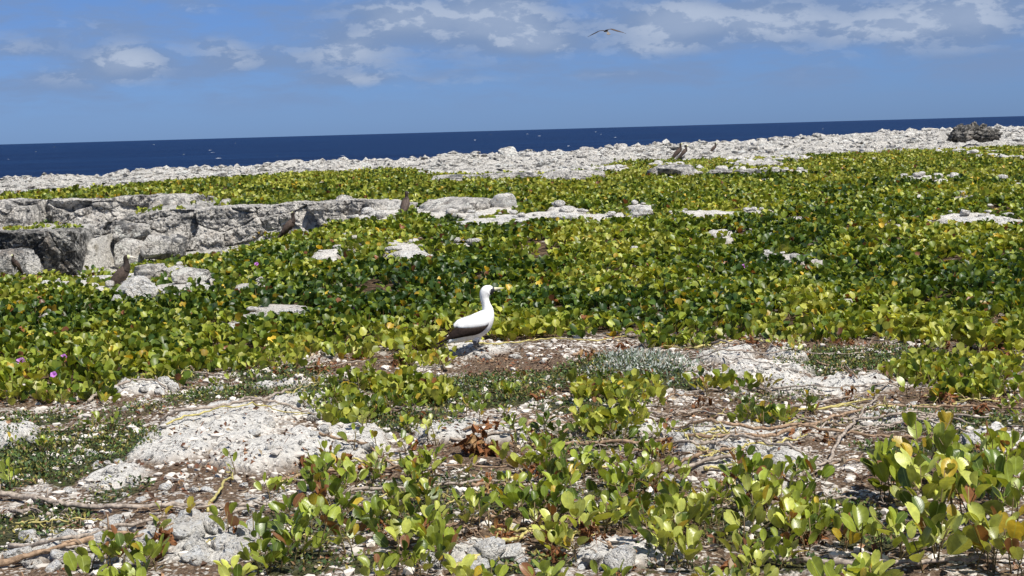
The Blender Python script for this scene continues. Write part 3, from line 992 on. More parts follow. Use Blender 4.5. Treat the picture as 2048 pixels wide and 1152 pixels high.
# rocks round the near brown booby
rock('boulder', 218, 322, 553, 604, 'large white boulder under the nearest brown booby', 'rock', None, .8, 'fore', 5, 2.8, 8, .08, 0, 48, sink=.3)
rock('boulder', 318, 374, 582, 606, 'rounded white stone right of the booby boulder', 'rock', None, .8, 'fore', 4, 2.8, 8, .07)
rock('boulder', 372, 432, 570, 604, 'cracked white rock at the right of the booby rocks', 'rock', None, .8, 'fore', 4, 3, 8, .09)
rock('rock_slab', 262, 345, 528, 560, 'rough grey slab behind the booby boulder', 'rock', None, .7, 'pale', 4, 3, 6, .12)
rock('rock_slab', 340, 418, 536, 566, 'knobbly pale slab behind the cracked white rock', 'rock', None, .7, 'pale', 4, 3, 6, .12)
rock('boulder', 466, 512, 573, 594, 'grey flat stone among dark leaves', 'rock', None, .8, 'pale', 4, 2.8, 8, .09)
rock('boulder', 215, 245, 590, 625, 'narrow white stone below the booby boulder', 'rock', None, .8, 'fore', 4, 2.8, 8, .09)
rock('boulder', 455, 500, 646, 668, 'white stone beside fallen yellow leaves', 'rock', None, .8, 'fore', 4, 2.8, 8, .09)
rock('boulder', 545, 610, 620, 642, 'slanting grey rock edge among the leaves', 'rock', None, .8, 'fore', 4, 2.8, 8, .09)
# far tiers
rock('ledge_block', 1082, 1212, 341, 366, 'grey far wall with a bright right shoulder', 'rock ledge', 36.6, .5, 'face', 4, 6, 4, .06, .04)
rock('ledge_block', 960, 1080, 345, 362, 'low pale far wall', 'rock ledge', 37.6, .4, 'grey', 4, 6, 4, .08, .05)
rock('ledge_block', 860, 975, 349, 362, 'thin grey far wall merging with the carpet', 'rock ledge', 38.0, .4, 'grey', 4, 5, 4, .08, .05)
rock('cave_roof_rock', 1298, 1392, 329, 347, 'overhanging grey roof slab of the little cave', 'rock', 36.6, .7, 'grey', 4, 3.4, 6, .10, .06, 41)
rock('cave_side_rock', 1362, 1392, 336, 358, 'cream triangular rock propping the little cave roof', 'rock', 36.3, .8, 'pale', 4, 2.6, 7, .06, 0, 42)
rock('cave_side_rock', 1294, 1318, 334, 357, 'mottled left jamb of the little cave', 'rock', 36.3, .8, 'grey', 4, 3, 7, .08, 0, 43)
rock('cave_shade_rock', 1310, 1370, 340, 358, 'dark rock standing for the shade inside the little cave', 'rock', 37.2, .3, 'dark', 3, 5, 4, .06, 0, 44)  # dark colour stands in for the shade of the cave hollow
for i, (a, b, t, bt, lab) in enumerate([(1414, 1470, 339, 353, 'round shouldered grey rock right of the little cave'), (1466, 1530, 338, 350, 'mid grey ledge rock among the far vines'),
                                       (1520, 1580, 339, 350, 'dark fissured ledge rock among the far vines'), (1575, 1625, 340, 350, 'pale end rock of the far vine ledge')]):
    rock('ledge_block', a, b, t, bt, lab, 'rock', 36.4, .7, 'grey' if i != 3 else 'pale', 4, 3.6, 6, .10, .05)
rock('rock_slab', 1448, 1575, 322, 336, 'bright white sloping slab below the distant shore', 'rock', 43, .6, 'pale', 4, 3, 6, .10)
rock('boulder', 1688, 1702, 316, 326, 'little upright white stone in the far carpet', 'rock', 47, .8, 'fore', 3, 2.8, 6, .06)
# skyline rocks
rock('boulder', 996, 1036, 293, 312, 'tilted pale boulder breaking the sea line in the middle', 'rock', 84, .8, 'shore', 4, 2.6, 8, .06, 0, 51)
rock('boulder', 1232, 1256, 287, 300, 'small capped rock on the sea line', 'rock', 88, .8, 'shore', 4, 2.8, 7, .08, 0, 52)
rock('boulder', 1438, 1466, 281, 296, 'pinkish round boulder on the sea line', 'rock', 94, .8, 'shore', 4, 2.8, 7, .06, 0, 53)
rock('boulder', 1600, 1640, 277, 292, 'pale mound rock on the sea line left of the peak', 'rock', 98, .8, 'shore', 4, 2.6, 7, .06, 0, 54)
rock('boulder', 1804, 1840, 264, 284, 'pointed white rock peak left of the black rock', 'rock', 103, .8, 'shore', 4, 2.2, 9, .06, 0, 55)
rock('boulder', 78, 108, 351, 359, 'flat white stone on the sea line at the left', 'rock', 58, .8, 'shore', 4, 2.8, 7, .06, 0, 56)
rock('boulder', 1880, 1912, 262, 282, 'cream boulder touching the black rock', 'rock', 104, .8, 'shore', 4, 2.6, 8, .08, 0, 58)


def black_rock():
    r = bpy.data.objects.new('black_rock', None)
    COL.objects.link(r)
    d = GG(1950, 289)[1]
    g = ray_dir(1950, 286)
    r.location = (g[0] / g[1] * d, d, CAM[2] + g[2] / g[1] * d)
    tag(r, 'jagged black pinnacled rock mass standing on the pale shore', 'rock')
    s = d / FPX
    for k, (a, b, t, bt, sd) in enumerate([(1900, 1962, 249, 286, 1), (1936, 2003, 255, 285, 2), (1942, 1962, 243, 264, 3), (1962, 1980, 247, 266, 4), (1916, 1936, 247, 266, 7), (1974, 2003, 258, 284, 5), (1902, 1932, 262, 286, 6)]):
        P, F = rock_shape(4, 600 + sd, 2.4, 9, .33, 3.4, .08)
        mn, mx = P.min(0), P.max(0)
        P = (P - (mn + mx) / 2) / (mx - mn) * np.array([(b - a) * s, 1.2 if k < 2 else .6, (bt - t) * s])
        o = link('rock_lobe', mesh_from('rock_lobe', P, F, M['black'], True), r)
        o.location = (((a + b) / 2 - 1950) * s, .1 * k, (286 - (t + bt) / 2 + ((a + b) / 2 - 1950) * -.0278) * s)


black_rock()

# ------------------------------------------------------------------ labels for the many: told apart by colour, landmark and rank
ORD = ['first', 'second', 'third', 'fourth', 'fifth', 'sixth', 'seventh', 'eighth', 'ninth', 'tenth', 'eleventh', 'twelfth', 'thirteenth', 'fourteenth', 'fifteenth', 'sixteenth', 'seventeenth',
       'eighteenth', 'nineteenth', 'twentieth'] + ['farther'] * 10


def label_many(items, marks):
    """items: (object, u, v, phrase).  The label ranks alike ones by their distance to a landmark"""
    b = {}
    for o, u, v, ph in items:
        best = None
        for mu, mv, mn in marks:
            q = math.hypot(u - mu, (v - mv) * 1.8)
            if best is None or q < best[0]:
                best = (q, mu, mv, mn)
        q, mu, mv, mn = best
        if abs(u - mu) > abs(v - mv) * 1.3:
            rel = 'left of' if u < mu else 'right of'
        else:
            rel = 'behind' if v < mv else 'in front of'
        b.setdefault((ph, rel, mn), []).append((q, o))
    for (ph, rel, mn), l in b.items():
        l.sort(key=lambda t: t[0])
        for i, (q, o) in enumerate(l):
            if len(l) == 1:
                o['label'] = f'{ph} {rel} {mn}'
            else:
                o['label'] = f'{ORD[min(i, 29)]} {ph} {rel} {mn}'


SHORE_MARKS = [(20, 355, 'the left end of the shore'), (93, 355, 'the flat white skyline stone'), (300, 340, 'the low left shore'), (600, 325, 'the shore above the long wall'), (800, 318, 'the shore above the outcrop'),
               (1016, 303, 'the tilted skyline boulder'), (1244, 294, 'the small capped rock'), (1145, 353, 'the grey far wall'), (1360, 300, 'the distant booby pair'), (1450, 288, 'the pinkish round boulder'),
               (1620, 285, 'the pale mound rock'), (1345, 342, 'the little cave'), (1822, 274, 'the pointed white peak'), (1950, 270, 'the black rock'), (2040, 260, 'the right end of the shore'), (1720, 290, 'the shore before the peak')]


def shore_rocks():
    rs = np.random.RandomState(77)
    shapes = []
    for k in range(14):
        P, F = rock_shape(3, 900 + k, 2.2 + 2 * rs.rand(), 11, .12 + .08 * rs.rand(), 2.8, .05)
        mn, mx = P.min(0), P.max(0)
        P = (P - (mn + mx) / 2) / (mx - mn)
        mt = ['shore', 'shore', 'pale', 'face', 'grey'][k % 5]
        shapes.append(mesh_from('shore_boulder', P, F, M[mt], True))
    items = []
    n = 0
    while n < 170:
        a = (rs.rand() - .5) * .74
        yf = np.interp(a, FAR_A, FAR_Y)
        ye = 88 + 78 * a
        t = rs.rand() ** .9
        if n < 95:
            t = .90 + .1 * rs.rand()
        y = yf + 1 + (ye + .5 - yf) * t
        x = a * y
        if abs(a - .319) < .024 and y < 90:
            continue
        w = (.28 + .62 * rs.rand() ** 2.4) * (y / 85)
        if n < 95:
            w *= .8
        o = link('shore_boulder', shapes[rs.randint(14)])
        z = gz(x, y)
        h = w * (.28 + .30 * rs.rand())
        w *= 1.15
        o.scale = (w, w * (.7 + .5 * rs.rand()), h)
        o.location = (x, y, z + h * .25)
        o.rotation_euler = (rs.randn() * .12, rs.randn() * .12, rs.rand() * 6.3)
        tag(o, None, 'boulder', 'pale boulders along the shore')
        rel = np.array([x, y, z]) - CAM
        dd = rel @ fwd
        u, v = 1024 + FPX * (rel @ RIV) / dd, 576 - FPX * (rel @ UPV) / dd
        ph = ('large ' if w > 1.1 else 'small ' if w < .6 else '') + ('flat ' if h / w < .5 else 'humped ') + 'pale boulder'
        items.append((o, u, v, ph))
        n += 1
    label_many(items, SHORE_MARKS)
    # the countless smaller blocks
    V1, F1 = ico(1)
    N = 8000
    a = (rs.rand(N) - .5) * .8
    yf = np.interp(a, FAR_A, FAR_Y)
    ye = 88 + 78 * a
    y = yf - 1 + (ye + 1 - yf) * rs.rand(N)
    kk = ~((np.abs(a - .319) < .020) & (y < 88))
    a, y = a[kk], y[kk]
    N = len(a)
    x = a * y
    z = ground(x, y)
    w = (.10 + .42 * rs.rand(N) ** 2.8) * (y / 75)
    scatter_rocks('shore_rubble', x, y, z, w, rs, 'shore', flat=.28)


def scatter_rocks(name, x, y, z, w, rs, mat, tint=None, sub=1, flat=.5):
    V1, F1 = ico(sub)
    N = len(x)
    if sub == 1:
        var = np.stack([V1 * (1 + .24 * rs.randn(len(V1), 3)) for _ in range(24)])
    else:
        vv = []
        for q in range(24):
            P, _ = rock_shape(sub, 300 + q, 2.6, 9, .14, 2.4)
            mn, mx = P.min(0), P.max(0)
            vv.append((P - (mn + mx) / 2) / (mx - mn) * 2)
        var = np.stack(vv)
    idx = rs.randint(24, size=N)
    P = var[idx]
    sc = np.stack([w * (.8 + .8 * rs.rand(N)), w * (.7 + .6 * rs.rand(N)), w * (flat + .5 * rs.rand(N))], 1) * .5
    P = P * sc[:, None, :]
    th = rs.rand(N) * 6.283
    c, s = np.cos(th)[:, None], np.sin(th)[:, None]
    X = P[:, :, 0] * c - P[:, :, 1] * s + x[:, None]
    Y = P[:, :, 0] * s + P[:, :, 1] * c + y[:, None]
    Z = P[:, :, 2] + z[:, None] + (w * .12)[:, None]
    V = np.stack([X, Y, Z], 2).reshape(-1, 3)
    F = (F1[None] + (np.arange(N) * len(V1))[:, None, None]).reshape(-1, 3)
    t = None
    if tint is not None:
        t = np.repeat(tint, len(V1), axis=0)
    o = link(name, mesh_from(name, V, F, M[mat], sub > 1, t))
    tag(o, kind='stuff')
    return o


shore_rocks()

# ------------------------------------------------------------------ vine leaves
# half outline (length along y, half width x) of the two lobed leaf
SIDE = [(.05, .14), (.18, .33), (.40, .46), (.64, .50), (.84, .42), (.98, .24), (1.02, .09)]
MIDR = [0.0, .12, .30, .50, .70, .84, .92]


def leaf_template(lod, fold=.45, curl=.12, cup=.0, seed=0):
    rs = np.random.RandomState(seed)
    V, F = [], []

    def z(x, y):
        return abs(x) * fold - curl * y * y - cup * abs(x) ** 2 * 2
    if lod == 0:
        m = [(0, y) for y in MIDR]
        wk = .70
        n = len(m)
        V = [(0, y, z(0, y)) for _, y in m]
        for sgn in (1, -1):
            b = len(V)
            k = wk * (1 + .10 * rs.randn())
            for (yy, xx) in SIDE:
                V.append((sgn * xx * k, yy, z(xx * k, yy) + .02 * rs.randn()))
            for i in range(n):
                q = (i, b + i, b + i + 1, i + 1) if i < n - 1 else None
                if q:
                    F.append(q if sgn > 0 else q[::-1])
            t0 = (0, b, 1)
        # close the base
        return np.array(V), F
    if lod == 1:
        V = [(0, 0, 0), (0, .48, z(0, .48)), (0, .92, z(0, .92))]
        for sgn in (1, -1):
            b = len(V)
            for (yy, xx) in ((.22, .36), (.62, .50), (1.0, .26)):
                V.append((sgn * xx, yy, z(xx, yy)))
            f = [(0, b, b + 1, 1), (1, b + 1, b + 2, 2)]
            F += f if sgn > 0 else [q[::-1] for q in f]
        return np.array(V), np.array(F)
    V = [(0, 0, 0), (0, .95, z(0, .95)), (.46, .55, z(.46, .55)), (-.46, .55, z(.46, .55))]
    return np.array(V), np.array([(0, 2, 1), (0, 1, 3)])


def frames(D, roll, rs):
    """rotation frames for blades whose tip points along D"""
    up = np.array([0, 0, 1.0])
    Nn = up[None] - (D @ up)[:, None] * D
    Nn += 1e-4
    Nn /= np.linalg.norm(Nn, axis=1)[:, None]
    S = np.cross(D, Nn)
    c, s = np.cos(roll)[:, None], np.sin(roll)[:, None]
    N2 = Nn * c + S * s
    S2 = np.cross(D, N2)
    return S2, D, N2


GREENS = np.array([[.125, .188, .021], [.200, .270, .027], [.295, .352, .042], [.066, .122, .016], [.390, .420, .070], [.032, .072, .012]])  # wide spread of tones also paints the contrast of lit and dark leaves
YELLOW = np.array([.58, .42, .045])
BROWN = np.array([.20, .085, .035])


def leaf_tints(x, y, rs):
    """patches of paler and darker vines, a few leaves turned yellow or brown"""
    n = len(x)
    q = .47 + .9 * perlin(x * .42, y * .30, None, 71) + .5 * perlin(x * 1.6, y * 1.2, None, 72) + .30 * rs.randn(n)
    q = q + .06 + .20 * ss(24, 40, y) - .0
    d_ = y - np.interp(x / y, NEAR_A, NEAR_Y)
    q = q + .22 * (1 - ss(.2, 1.4, d_)) - .22 * ss(1.0, 2.2, d_) * (1 - ss(4.2, 6.5, d_)) + .06 * ss(5, 9, d_)
    q = np.clip(q, 0, 1)
    order = np.array([5, 3, 0, 1, 2, 4])
    k = q * 4.999
    i = k.astype(int)
    f = (k - i)[:, None]
    t = GREENS[order][i] * (1 - f) + GREENS[order][i + 1] * f
    r = rs.rand(n)
    yel = .020 + .05 * ss(.1, .5, perlin(x * .8, y * .6, None, 73))
    t = np.where((r < yel)[:, None], YELLOW * (.7 + .5 * rs.rand(n, 1)), t)
    t = np.where((r > .990)[:, None], BROWN * (.7 + .6 * rs.rand(n, 1)), t)
    return t * np.array([1.06, 1.0, 1.0]) * (.62 + .62 * rs.rand(n, 1))


def carpet(name, xs, ys, size, hgt, lod, rs, per=7, petiole=False):
    """shoots at xs, ys; each carries a rosette of leaves"""
    n = len(xs)
    gzv = ground(xs, ys)
    lx = np.repeat(xs, per)
    ly = np.repeat(ys, per)
    lz = np.repeat(gzv, per)
    hh = np.repeat(hgt, per)
    N = len(lx)
    k = np.tile(np.arange(per), n)
    az = np.repeat(rs.rand(n) * 6.283, per) + k * 2.4 + rs.randn(N) * .35
    el = np.radians(28 + 58 * rs.rand(N))
    out = np.stack([np.cos(az), np.sin(az), 0 * az], 1)
    D = out * np.cos(el)[:, None]
    D[:, 2] = np.sin(el)
    frac = (k + .5 * rs.rand(N)) / per
    base = np.stack([lx, ly, lz + hh * (.18 + .82 * frac) - size * .25], 1)
    spread = size * (.35 + .5 * rs.rand(N)) * (1.15 - .6 * frac)
    base = base + out * spread[:, None]
    sz = size * (.68 + .5 * rs.rand(N)) * (1.1 - .35 * frac)
    S, Dy, Nz = frames(D, rs.randn(N) * .75, rs)
    nv = 4
    parts_V, parts_F, parts_T = [], [], []
    T = leaf_tints(lx, ly, rs)
    off = 0
    for v in range(nv):
        tv, tf = leaf_template(lod, fold=[.35, .7, 1.1, .5][v], curl=[.15, .3, .05, .45][v], seed=v)
        sel = np.where((np.arange(N) + k) % nv == v)[0]
        if isinstance(tf, list):
            tf = np.array(tf)
        Q = (tv[None, :, 0:1] * S[sel][:, None] + tv[None, :, 1:2] * Dy[sel][:, None] + tv[None, :, 2:3] * Nz[sel][:, None])
        Q = Q * sz[sel][:, None, None] + base[sel][:, None]
        parts_V.append(Q.reshape(-1, 3))
        parts_F.append((tf[None] + (np.arange(len(sel)) * len(tv))[:, None, None]).reshape(-1, tf.shape[1]) + off)
        parts_T.append(np.repeat(T[sel], len(tv), axis=0))
        off += len(sel) * len(tv)
    if petiole:
        # petioles: narrow blades from the shoot foot to the leaf
        w = .0022
        side = np.stack([-np.sin(az), np.cos(az), 0 * az], 1) * w
        foot = np.stack([lx, ly, lz - .01], 1)
        Q = np.stack([foot - side, foot + side, base + side, base - side], 1).reshape(-1, 3)
        Fp = (np.array([[0, 1, 2, 3]])[None] + (np.arange(N) * 4)[:, None, None]).reshape(-1, 4) + off
        parts_V.append(Q)
        parts_T.append(np.repeat(np.array([[.24, .17, .06]]) * (.7 + .6 * rs.rand(N, 1)), 4, axis=0))
        parts_F.append(Fp)
    V = np.concatenate(parts_V)
    F = np.concatenate(parts_F)
    Tn = np.concatenate(parts_T)
    o = link(name, mesh_from(name, V, F, M['leaf_a'], True, Tn))
    tag(o, kind='stuff')
    return o


def scatter_field(y0, y1, dens, rs, amax=.42):
    A = .5 * 2 * amax * (y1 * y1 - y0 * y0) + 2 * (y1 - y0)
    n = int(A * dens)
    y = np.sqrt(y0 * y0 + rs.rand(n) * (y1 * y1 - y0 * y0))
    x = (rs.rand(n) * 2 - 1) * (amax * y + 1.0)
    fm = field_mask(x, y)
    gm = gap_mask(x, y)
    p = fm * (1 - gm) * (1 - .0)
    lump = ss(-.24, .08, perlin(x * 1.1, y * .9, None, 81) + .5 * perlin(x * 3.3, y * 3, None, 82) + .1)
    p = p * (.12 + .88 * lump)
    keep = rs.rand(n) < p
    return x[keep], y[keep]


def hgt_of(x, y, rs):
    h = .11 + .12 * perlin(x * 1.0, y * .8, None, 83) + .14 * perlin(x * 3.3, y * 3, None, 82) + .05 * rs.rand(len(x))
    gm = np.maximum(gap_mask(x, y), gap_mask(x, y + .35))
    return np.clip(h * (1 - .75 * gm), .03, .3)


rs = np.random.RandomState(3)
x, y = scatter_field(9.0, 17.0, 66, rs)
carpet('vine_carpet', x, y, np.full(len(x) * 7, .086), hgt_of(x, y, rs), 1, rs, 7, True)
x, y = scatter_field(17.0, 28.0, 44, rs)
carpet('vine_carpet', x, y, np.full(len(x) * 7, .096), hgt_of(x, y, rs), 1, rs, 7)
x, y = scatter_field(28.0, 60.0, 20, rs)
carpet('vine_carpet', x, y, np.full(len(x) * 6, .13), hgt_of(x, y, rs) * 1.1, 2, rs, 6)

def loose_patches():
    rs = np.random.RandomState(12)
    xs, ys = [], []
    for (u, v, ru, rv, n) in [(480, 735, 130, 10, 40), (640, 715, 110, 8, 30), (780, 790, 110, 20, 36), (690, 850, 50, 20, 12), (870, 800, 50, 16, 14), (1240, 800, 90, 16, 26), (1350, 690, 60, 6, 14), (1600, 680, 250, 8, 44), (1930, 745, 110, 16, 44),
                              (1960, 790, 90, 16, 26), (90, 800, 130, 10, 30), (1830, 760, 70, 10, 16), (1230, 860, 70, 20, 14), (1450, 780, 60, 8, 8), (860, 728, 60, 6, 10), (250, 770, 120, 8, 20), (1520, 850, 40, 8, 8)]:
        for _ in range(n):
            p = G(u + rs.uniform(-1, 1) * ru, v + rs.uniform(-1, 1) * rv)
            xs.append(p[0])
            ys.append(p[1])
    xs, ys = np.array(xs), np.array(ys)
    carpet('loose_vine_leaves', xs, ys, np.full(len(xs) * 6, .072), .06 + .09 * rs.rand(len(xs)), 1, rs, 6, True)


loose_patches()

# trailing vines on the ledge terraces
def ledge_vines():
    rs = np.random.RandomState(8)
    xs, ys = [], []
    for (u, v, ru, rv, n) in [(95, 425, 14, 20, 14), (165, 405, 40, 6, 26), (20, 462, 60, 3, 14), (300, 425, 60, 8, 20), (460, 412, 60, 3, 24), (600, 408, 80, 3, 30), (230, 405, 30, 8, 16), (130, 458, 40, 3, 10), (540, 474, 30, 6, 12), (30, 552, 30, 6, 10)]:
        for _ in range(n):
            p = G(u + rs.randn() * ru * .6, v + rs.randn() * rv * .6)
            xs.append(p[0])
            ys.append(p[1])
    xs, ys = np.array(xs), np.array(ys)
    carpet('ledge_vine_leaves', xs, ys, np.full(len(xs) * 5, .075), np.full(len(xs), .08), 1, rs, 5)


ledge_vines()

# ------------------------------------------------------------------ the near plants, one by one
LEAF_MESH = []
for v in range(8):
    tv, tf = leaf_template(0, fold=[.3, .45, .7, 1.0, .2, .55, .35, .8][v], curl=[.1, .25, .05, .12, .4, -.15, .18, .3][v], cup=[.1, 0, .2, 0, .3, .1, 0, .2][v], seed=30 + v)
    LEAF_MESH.append(mesh_from('leaf', tv, tf, M['leaf_o'], True))
DEAD_MESH = []
for v in range(6):
    tv, tf = leaf_template(0, fold=1.2, curl=.8, cup=.2, seed=60 + v)
    r_ = np.random.RandomState(v)
    tv = tv + r_.randn(*tv.shape) * .11
    DEAD_MESH.append(mesh_from('withered_leaf', tv, tf, M['dead_o'], False))


def tube_arrays(pts, rad, sides=5):
    pts = np.asarray(pts, dtype=float)
    n = len(pts)
    tan = np.gradient(pts, axis=0)
    tan /= np.linalg.norm(tan, axis=1)[:, None] + 1e-9
    ref = np.array([0, 0, 1.0]) if abs(tan[0][2]) < .8 else np.array([1.0, 0, 0])
    V, F = [], []
    for i in range(n):
        a = np.cross(tan[i], ref)
        a /= np.linalg.norm(a) + 1e-9
        b = np.cross(tan[i], a)
        for k in range(sides):
            t = 6.2832 * k / sides
            V.append(pts[i] + rad[i] * (a * math.cos(t) + b * math.sin(t)))
    for i in range(n - 1):
        for k in range(sides):
            k2 = (k + 1) % sides
            F.append((i * sides + k, i * sides + k2, (i + 1) * sides + k2, (i + 1) * sides + k))
    F.append(tuple(range(sides))[::-1])
    F.append(tuple((n - 1) * sides + k for k in range(sides)))
    return V, F


def join(lst):
    V, F = [], []
    for v, f in lst:
        b = len(V)
        V += list(v)
        F += [tuple(i + b for i in q) for q in f]
    return V, F


def catmull(pts, per=6):
    P = np.asarray(pts, dtype=float)
    P = np.vstack([2 * P[0] - P[1], P, 2 * P[-1] - P[-2]])
    out = []
    for i in range(1, len(P) - 2):
        for t in np.linspace(0, 1, per, endpoint=False):
            a, b, c, d = P[i - 1], P[i], P[i + 1], P[i + 2]
            out.append(.5 * ((2 * b) + (-a + c) * t + (2 * a - 5 * b + 4 * c - d) * t * t + (-a + 3 * b - 3 * c + d) * t ** 3))
    out.append(P[-2])
    return np.array(out)


TONES = {'bright green': GREENS[2] * 1.05, 'yellow green': np.array([.47, .50, .10]), 'dark green': GREENS[0] * .85, 'mid green': GREENS[1], 'yellowing': np.array([.42, .36, .05])}
WORD = ['no', 'one', 'two', 'three', 'four', 'five', 'six', 'seven', 'eight', 'nine', 'ten', 'eleven', 'twelve', 'thirteen', 'fourteen', 'fifteen', 'sixteen', 'seventeen', 'eighteen']
plant_items = []
PR = np.random.RandomState(21)


def plant(u, v, n=8, size=.078, tone='bright green', height=.12, spread=1.0, label=None, shoots=None):
    p = GG(u, v)
    r = bpy.data.objects.new('beach_vine_plant', None)
    COL.objects.link(r)
    r.location = p
    tag(r, label, 'vine plant', 'broad leaved vine plants on the stony foreground')
    sh = shoots or max(1, round(n / 6))
    tubes = []
    li = 0
    for s_ in range(sh):
        cnt = n // sh + (1 if s_ < n % sh else 0)
        a0 = PR.rand() * 6.283
        rr = 0 if sh == 1 else size * (.5 + .45 * math.sqrt(sh)) * spread * (.4 + .6 * PR.rand())
        fx, fy = rr * math.cos(a0), rr * math.sin(a0)
        fz = gz(p[0] + fx, p[1] + fy) - p[2]
        H = height * (.75 + .45 * PR.rand())
        if rr > 0:
            tubes.append(tube_arrays([(0, 0, 0), (fx * .5, fy * .5, fz * .5 + .004), (fx, fy, fz)], [.003, .003, .003], 4))
        lean = np.array([PR.randn() * .25, PR.randn() * .25])
        top = np.array([fx + lean[0] * H, fy + lean[1] * H, fz + H])
        tubes.append(tube_arrays([(fx, fy, fz - .02), ((fx * 2 + top[0]) / 3 + .004, fy, fz + H * .4), top], [.0035, .003, .002], 4))
        for k in range(cnt):
            f = (k + PR.rand() * .6) / max(cnt, 1)
            az = a0 + k * 2.4 + PR.randn() * .3
            el = math.radians(30 + 58 * (.35 + .65 * f) * (.5 + .55 * PR.rand()))
            out = np.array([math.cos(az), math.sin(az), 0])
            D = out * math.cos(el) + np.array([0, 0, math.sin(el)])
            q = np.array([fx, fy, fz]) * (1 - (.25 + .75 * f)) + top * (.25 + .75 * f)
            pl = size * (.35 + .6 * PR.rand()) * (1.1 - .5 * f) * spread
            base = q + out * pl * .8 + np.array([0, 0, pl * .35])
            S, Dy, Nz = frames(D[None], np.array([PR.randn() * .7]), None)
            sc = size * (.58 + .52 * PR.rand()) * (1.12 - .38 * f)
            lf = link('leaf', LEAF_MESH[PR.randint(8)], r)
            mt = Matrix(((S[0][0], Dy[0][0], Nz[0][0]), (S[0][1], Dy[0][1], Nz[0][1]), (S[0][2], Dy[0][2], Nz[0][2])))
            lf.location = base
            lf.rotation_euler = mt.to_euler()
            lf.scale = (sc * (.9 + .2 * PR.rand()), sc, sc)
            t = TONES[tone] * (.55 + .75 * PR.rand())
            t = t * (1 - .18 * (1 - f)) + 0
            if PR.rand() < .09:
                t = TONES['dark green'] * .8
            if PR.rand() < .05:
                t = YELLOW * (.6 + .4 * PR.rand())
            elif PR.rand() < .04:
                t = BROWN * 1.2
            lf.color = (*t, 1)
            tubes.append(tube_arrays([q, (q + base) / 2 + np.array([0, 0, -.004]), base], [.0018, .0016, .0014], 3))
            li += 1
    V, F = join(tubes)
    link('stem', mesh_from('stem', V, F, M['stem'], True), r)
    if not label:
        plant_items.append((r, u, v, f'{tone} vine with {WORD[min(n, 18)]} leaves'))
    return r


PLANT_MARKS = [(440, 868, 'the broad white slab'), (170, 900, 'the dark succulent mat'), (560, 915, 'the pitted rock slope'), (200, 1022, 'the thick grey runner'), (60, 1060, 'the near left mat'),
               (950, 708, 'the white booby'), (1290, 725, 'the silvery shrub'), (1455, 720, 'the twin white slabs'), (1650, 775, 'the low white shelf'), (1440, 915, 'the rough white outcrop'),
               (1690, 890, 'the crossed dry branches'), (1900, 1000, 'the biggest leafy plant'), (960, 890, 'the tall brown withered clump'), (690, 930, 'the brown clump on the slope'),
               (970, 1115, 'the yellow runner'), (1240, 1105, 'the near white rubble'), (330, 1110, 'the near left rubble'), (1590, 1010, 'the brown clump by the rubble'), (1180, 1075, 'the brown curled clump'),
               (1970, 800, 'the right litter bank'), (750, 800, 'the mat below the booby'), (470, 785, 'the mat behind the broad slab'), (1150, 1000, 'the central leaf bank')]

# the singular ones
plant(1900, 1050, 52, .112, 'yellow green', .25, .72, 'biggest leafy plant with pale upright leaves in the near right corner', 9)
plant(1985, 990, 52, .11, 'bright green', .27, .72, 'tall broad leaved plant rising behind the biggest leafy plant', 9)
plant(1800, 1000, 42, .108, 'bright green', .24, .72, 'dark and bright leaved plant left of the biggest leafy plant', 8)
plant(1840, 1120, 30, .105, 'yellow green', .17, .8, 'pale leaved plant in front of the biggest leafy plant', 7)
plant(1975, 1150, 28, .108, 'yellow green', .17, .8, 'pale round leaved plant below the biggest leafy plant', 7)
plant(1890, 960, 28, .105, 'bright green', .26, .8, 'glossy plant standing behind the biggest leafy plant', 7)
plant(2055, 1070, 36, .11, 'bright green', .28, .75, 'leafy plant at the edge right of the biggest leafy plant', 7)
plant(1735, 1120, 14, .105, 'bright green', .13, 1.0, 'upright cluster between rubble and the biggest leafy plant', 6)
plant(1950, 1050, 36, .11, 'dark green', .24, .8, 'dark undergrowth plant in the heart of the biggest leafy clump', 8)
plant(472, 962, 3, .06, 'bright green', .16, .5, 'lone thin shoot with leaves stacked upright on white gravel', 1)
plant(376, 1046, 2, .075, 'yellowing', .10, .5, 'lone yellow leaf standing over the thick runner', 1)
plant(300, 1092, 5, .07, 'yellow green', .15, .8, 'pale shoot with one dark top leaf above the crossing runners', 1)
plant(20, 980, 6, .065, 'bright green', .14, .8, 'small green sprout at the left edge of the dark mat', 1)
plant(200, 860, 8, .06, 'bright green', .08, 1.1, 'green sprawling vine on top of the dark mat', 2)
plant(940, 960, 4, .07, 'yellowing', .15, .9, 'sallow curled plant right of the tall brown withered clump', 1)
plant(735, 890, 6, .065, 'bright green', .12, 1.2, 'loose vine with one yellow leaf above the pitted slope', 2)
plant(1480, 960, 10, .06, 'dark green', .15, .9, 'dark small leaved plant on the rough white outcrop', 2)
plant(1420, 790, 10, .06, 'yellowing', .10, 1.0, 'yellow and green plant below the twin white slabs', 2)
plant(1520, 785, 8, .06, 'yellowing', .08, 1.0, 'yellow edged plant left of the low white shelf', 2)
plant(1500, 850, 12, .065, 'dark green', .12, 1.2, 'dark rounded plant among long dry runners', 3)
plant(1825, 795, 8, .075, 'bright green', .12, .9, 'upright green plant beside the diagonal branch top', 2)
plant(1745, 800, 5, .06, 'yellowing', .05, .9, 'low yellow plant left of the diagonal branch top', 1)

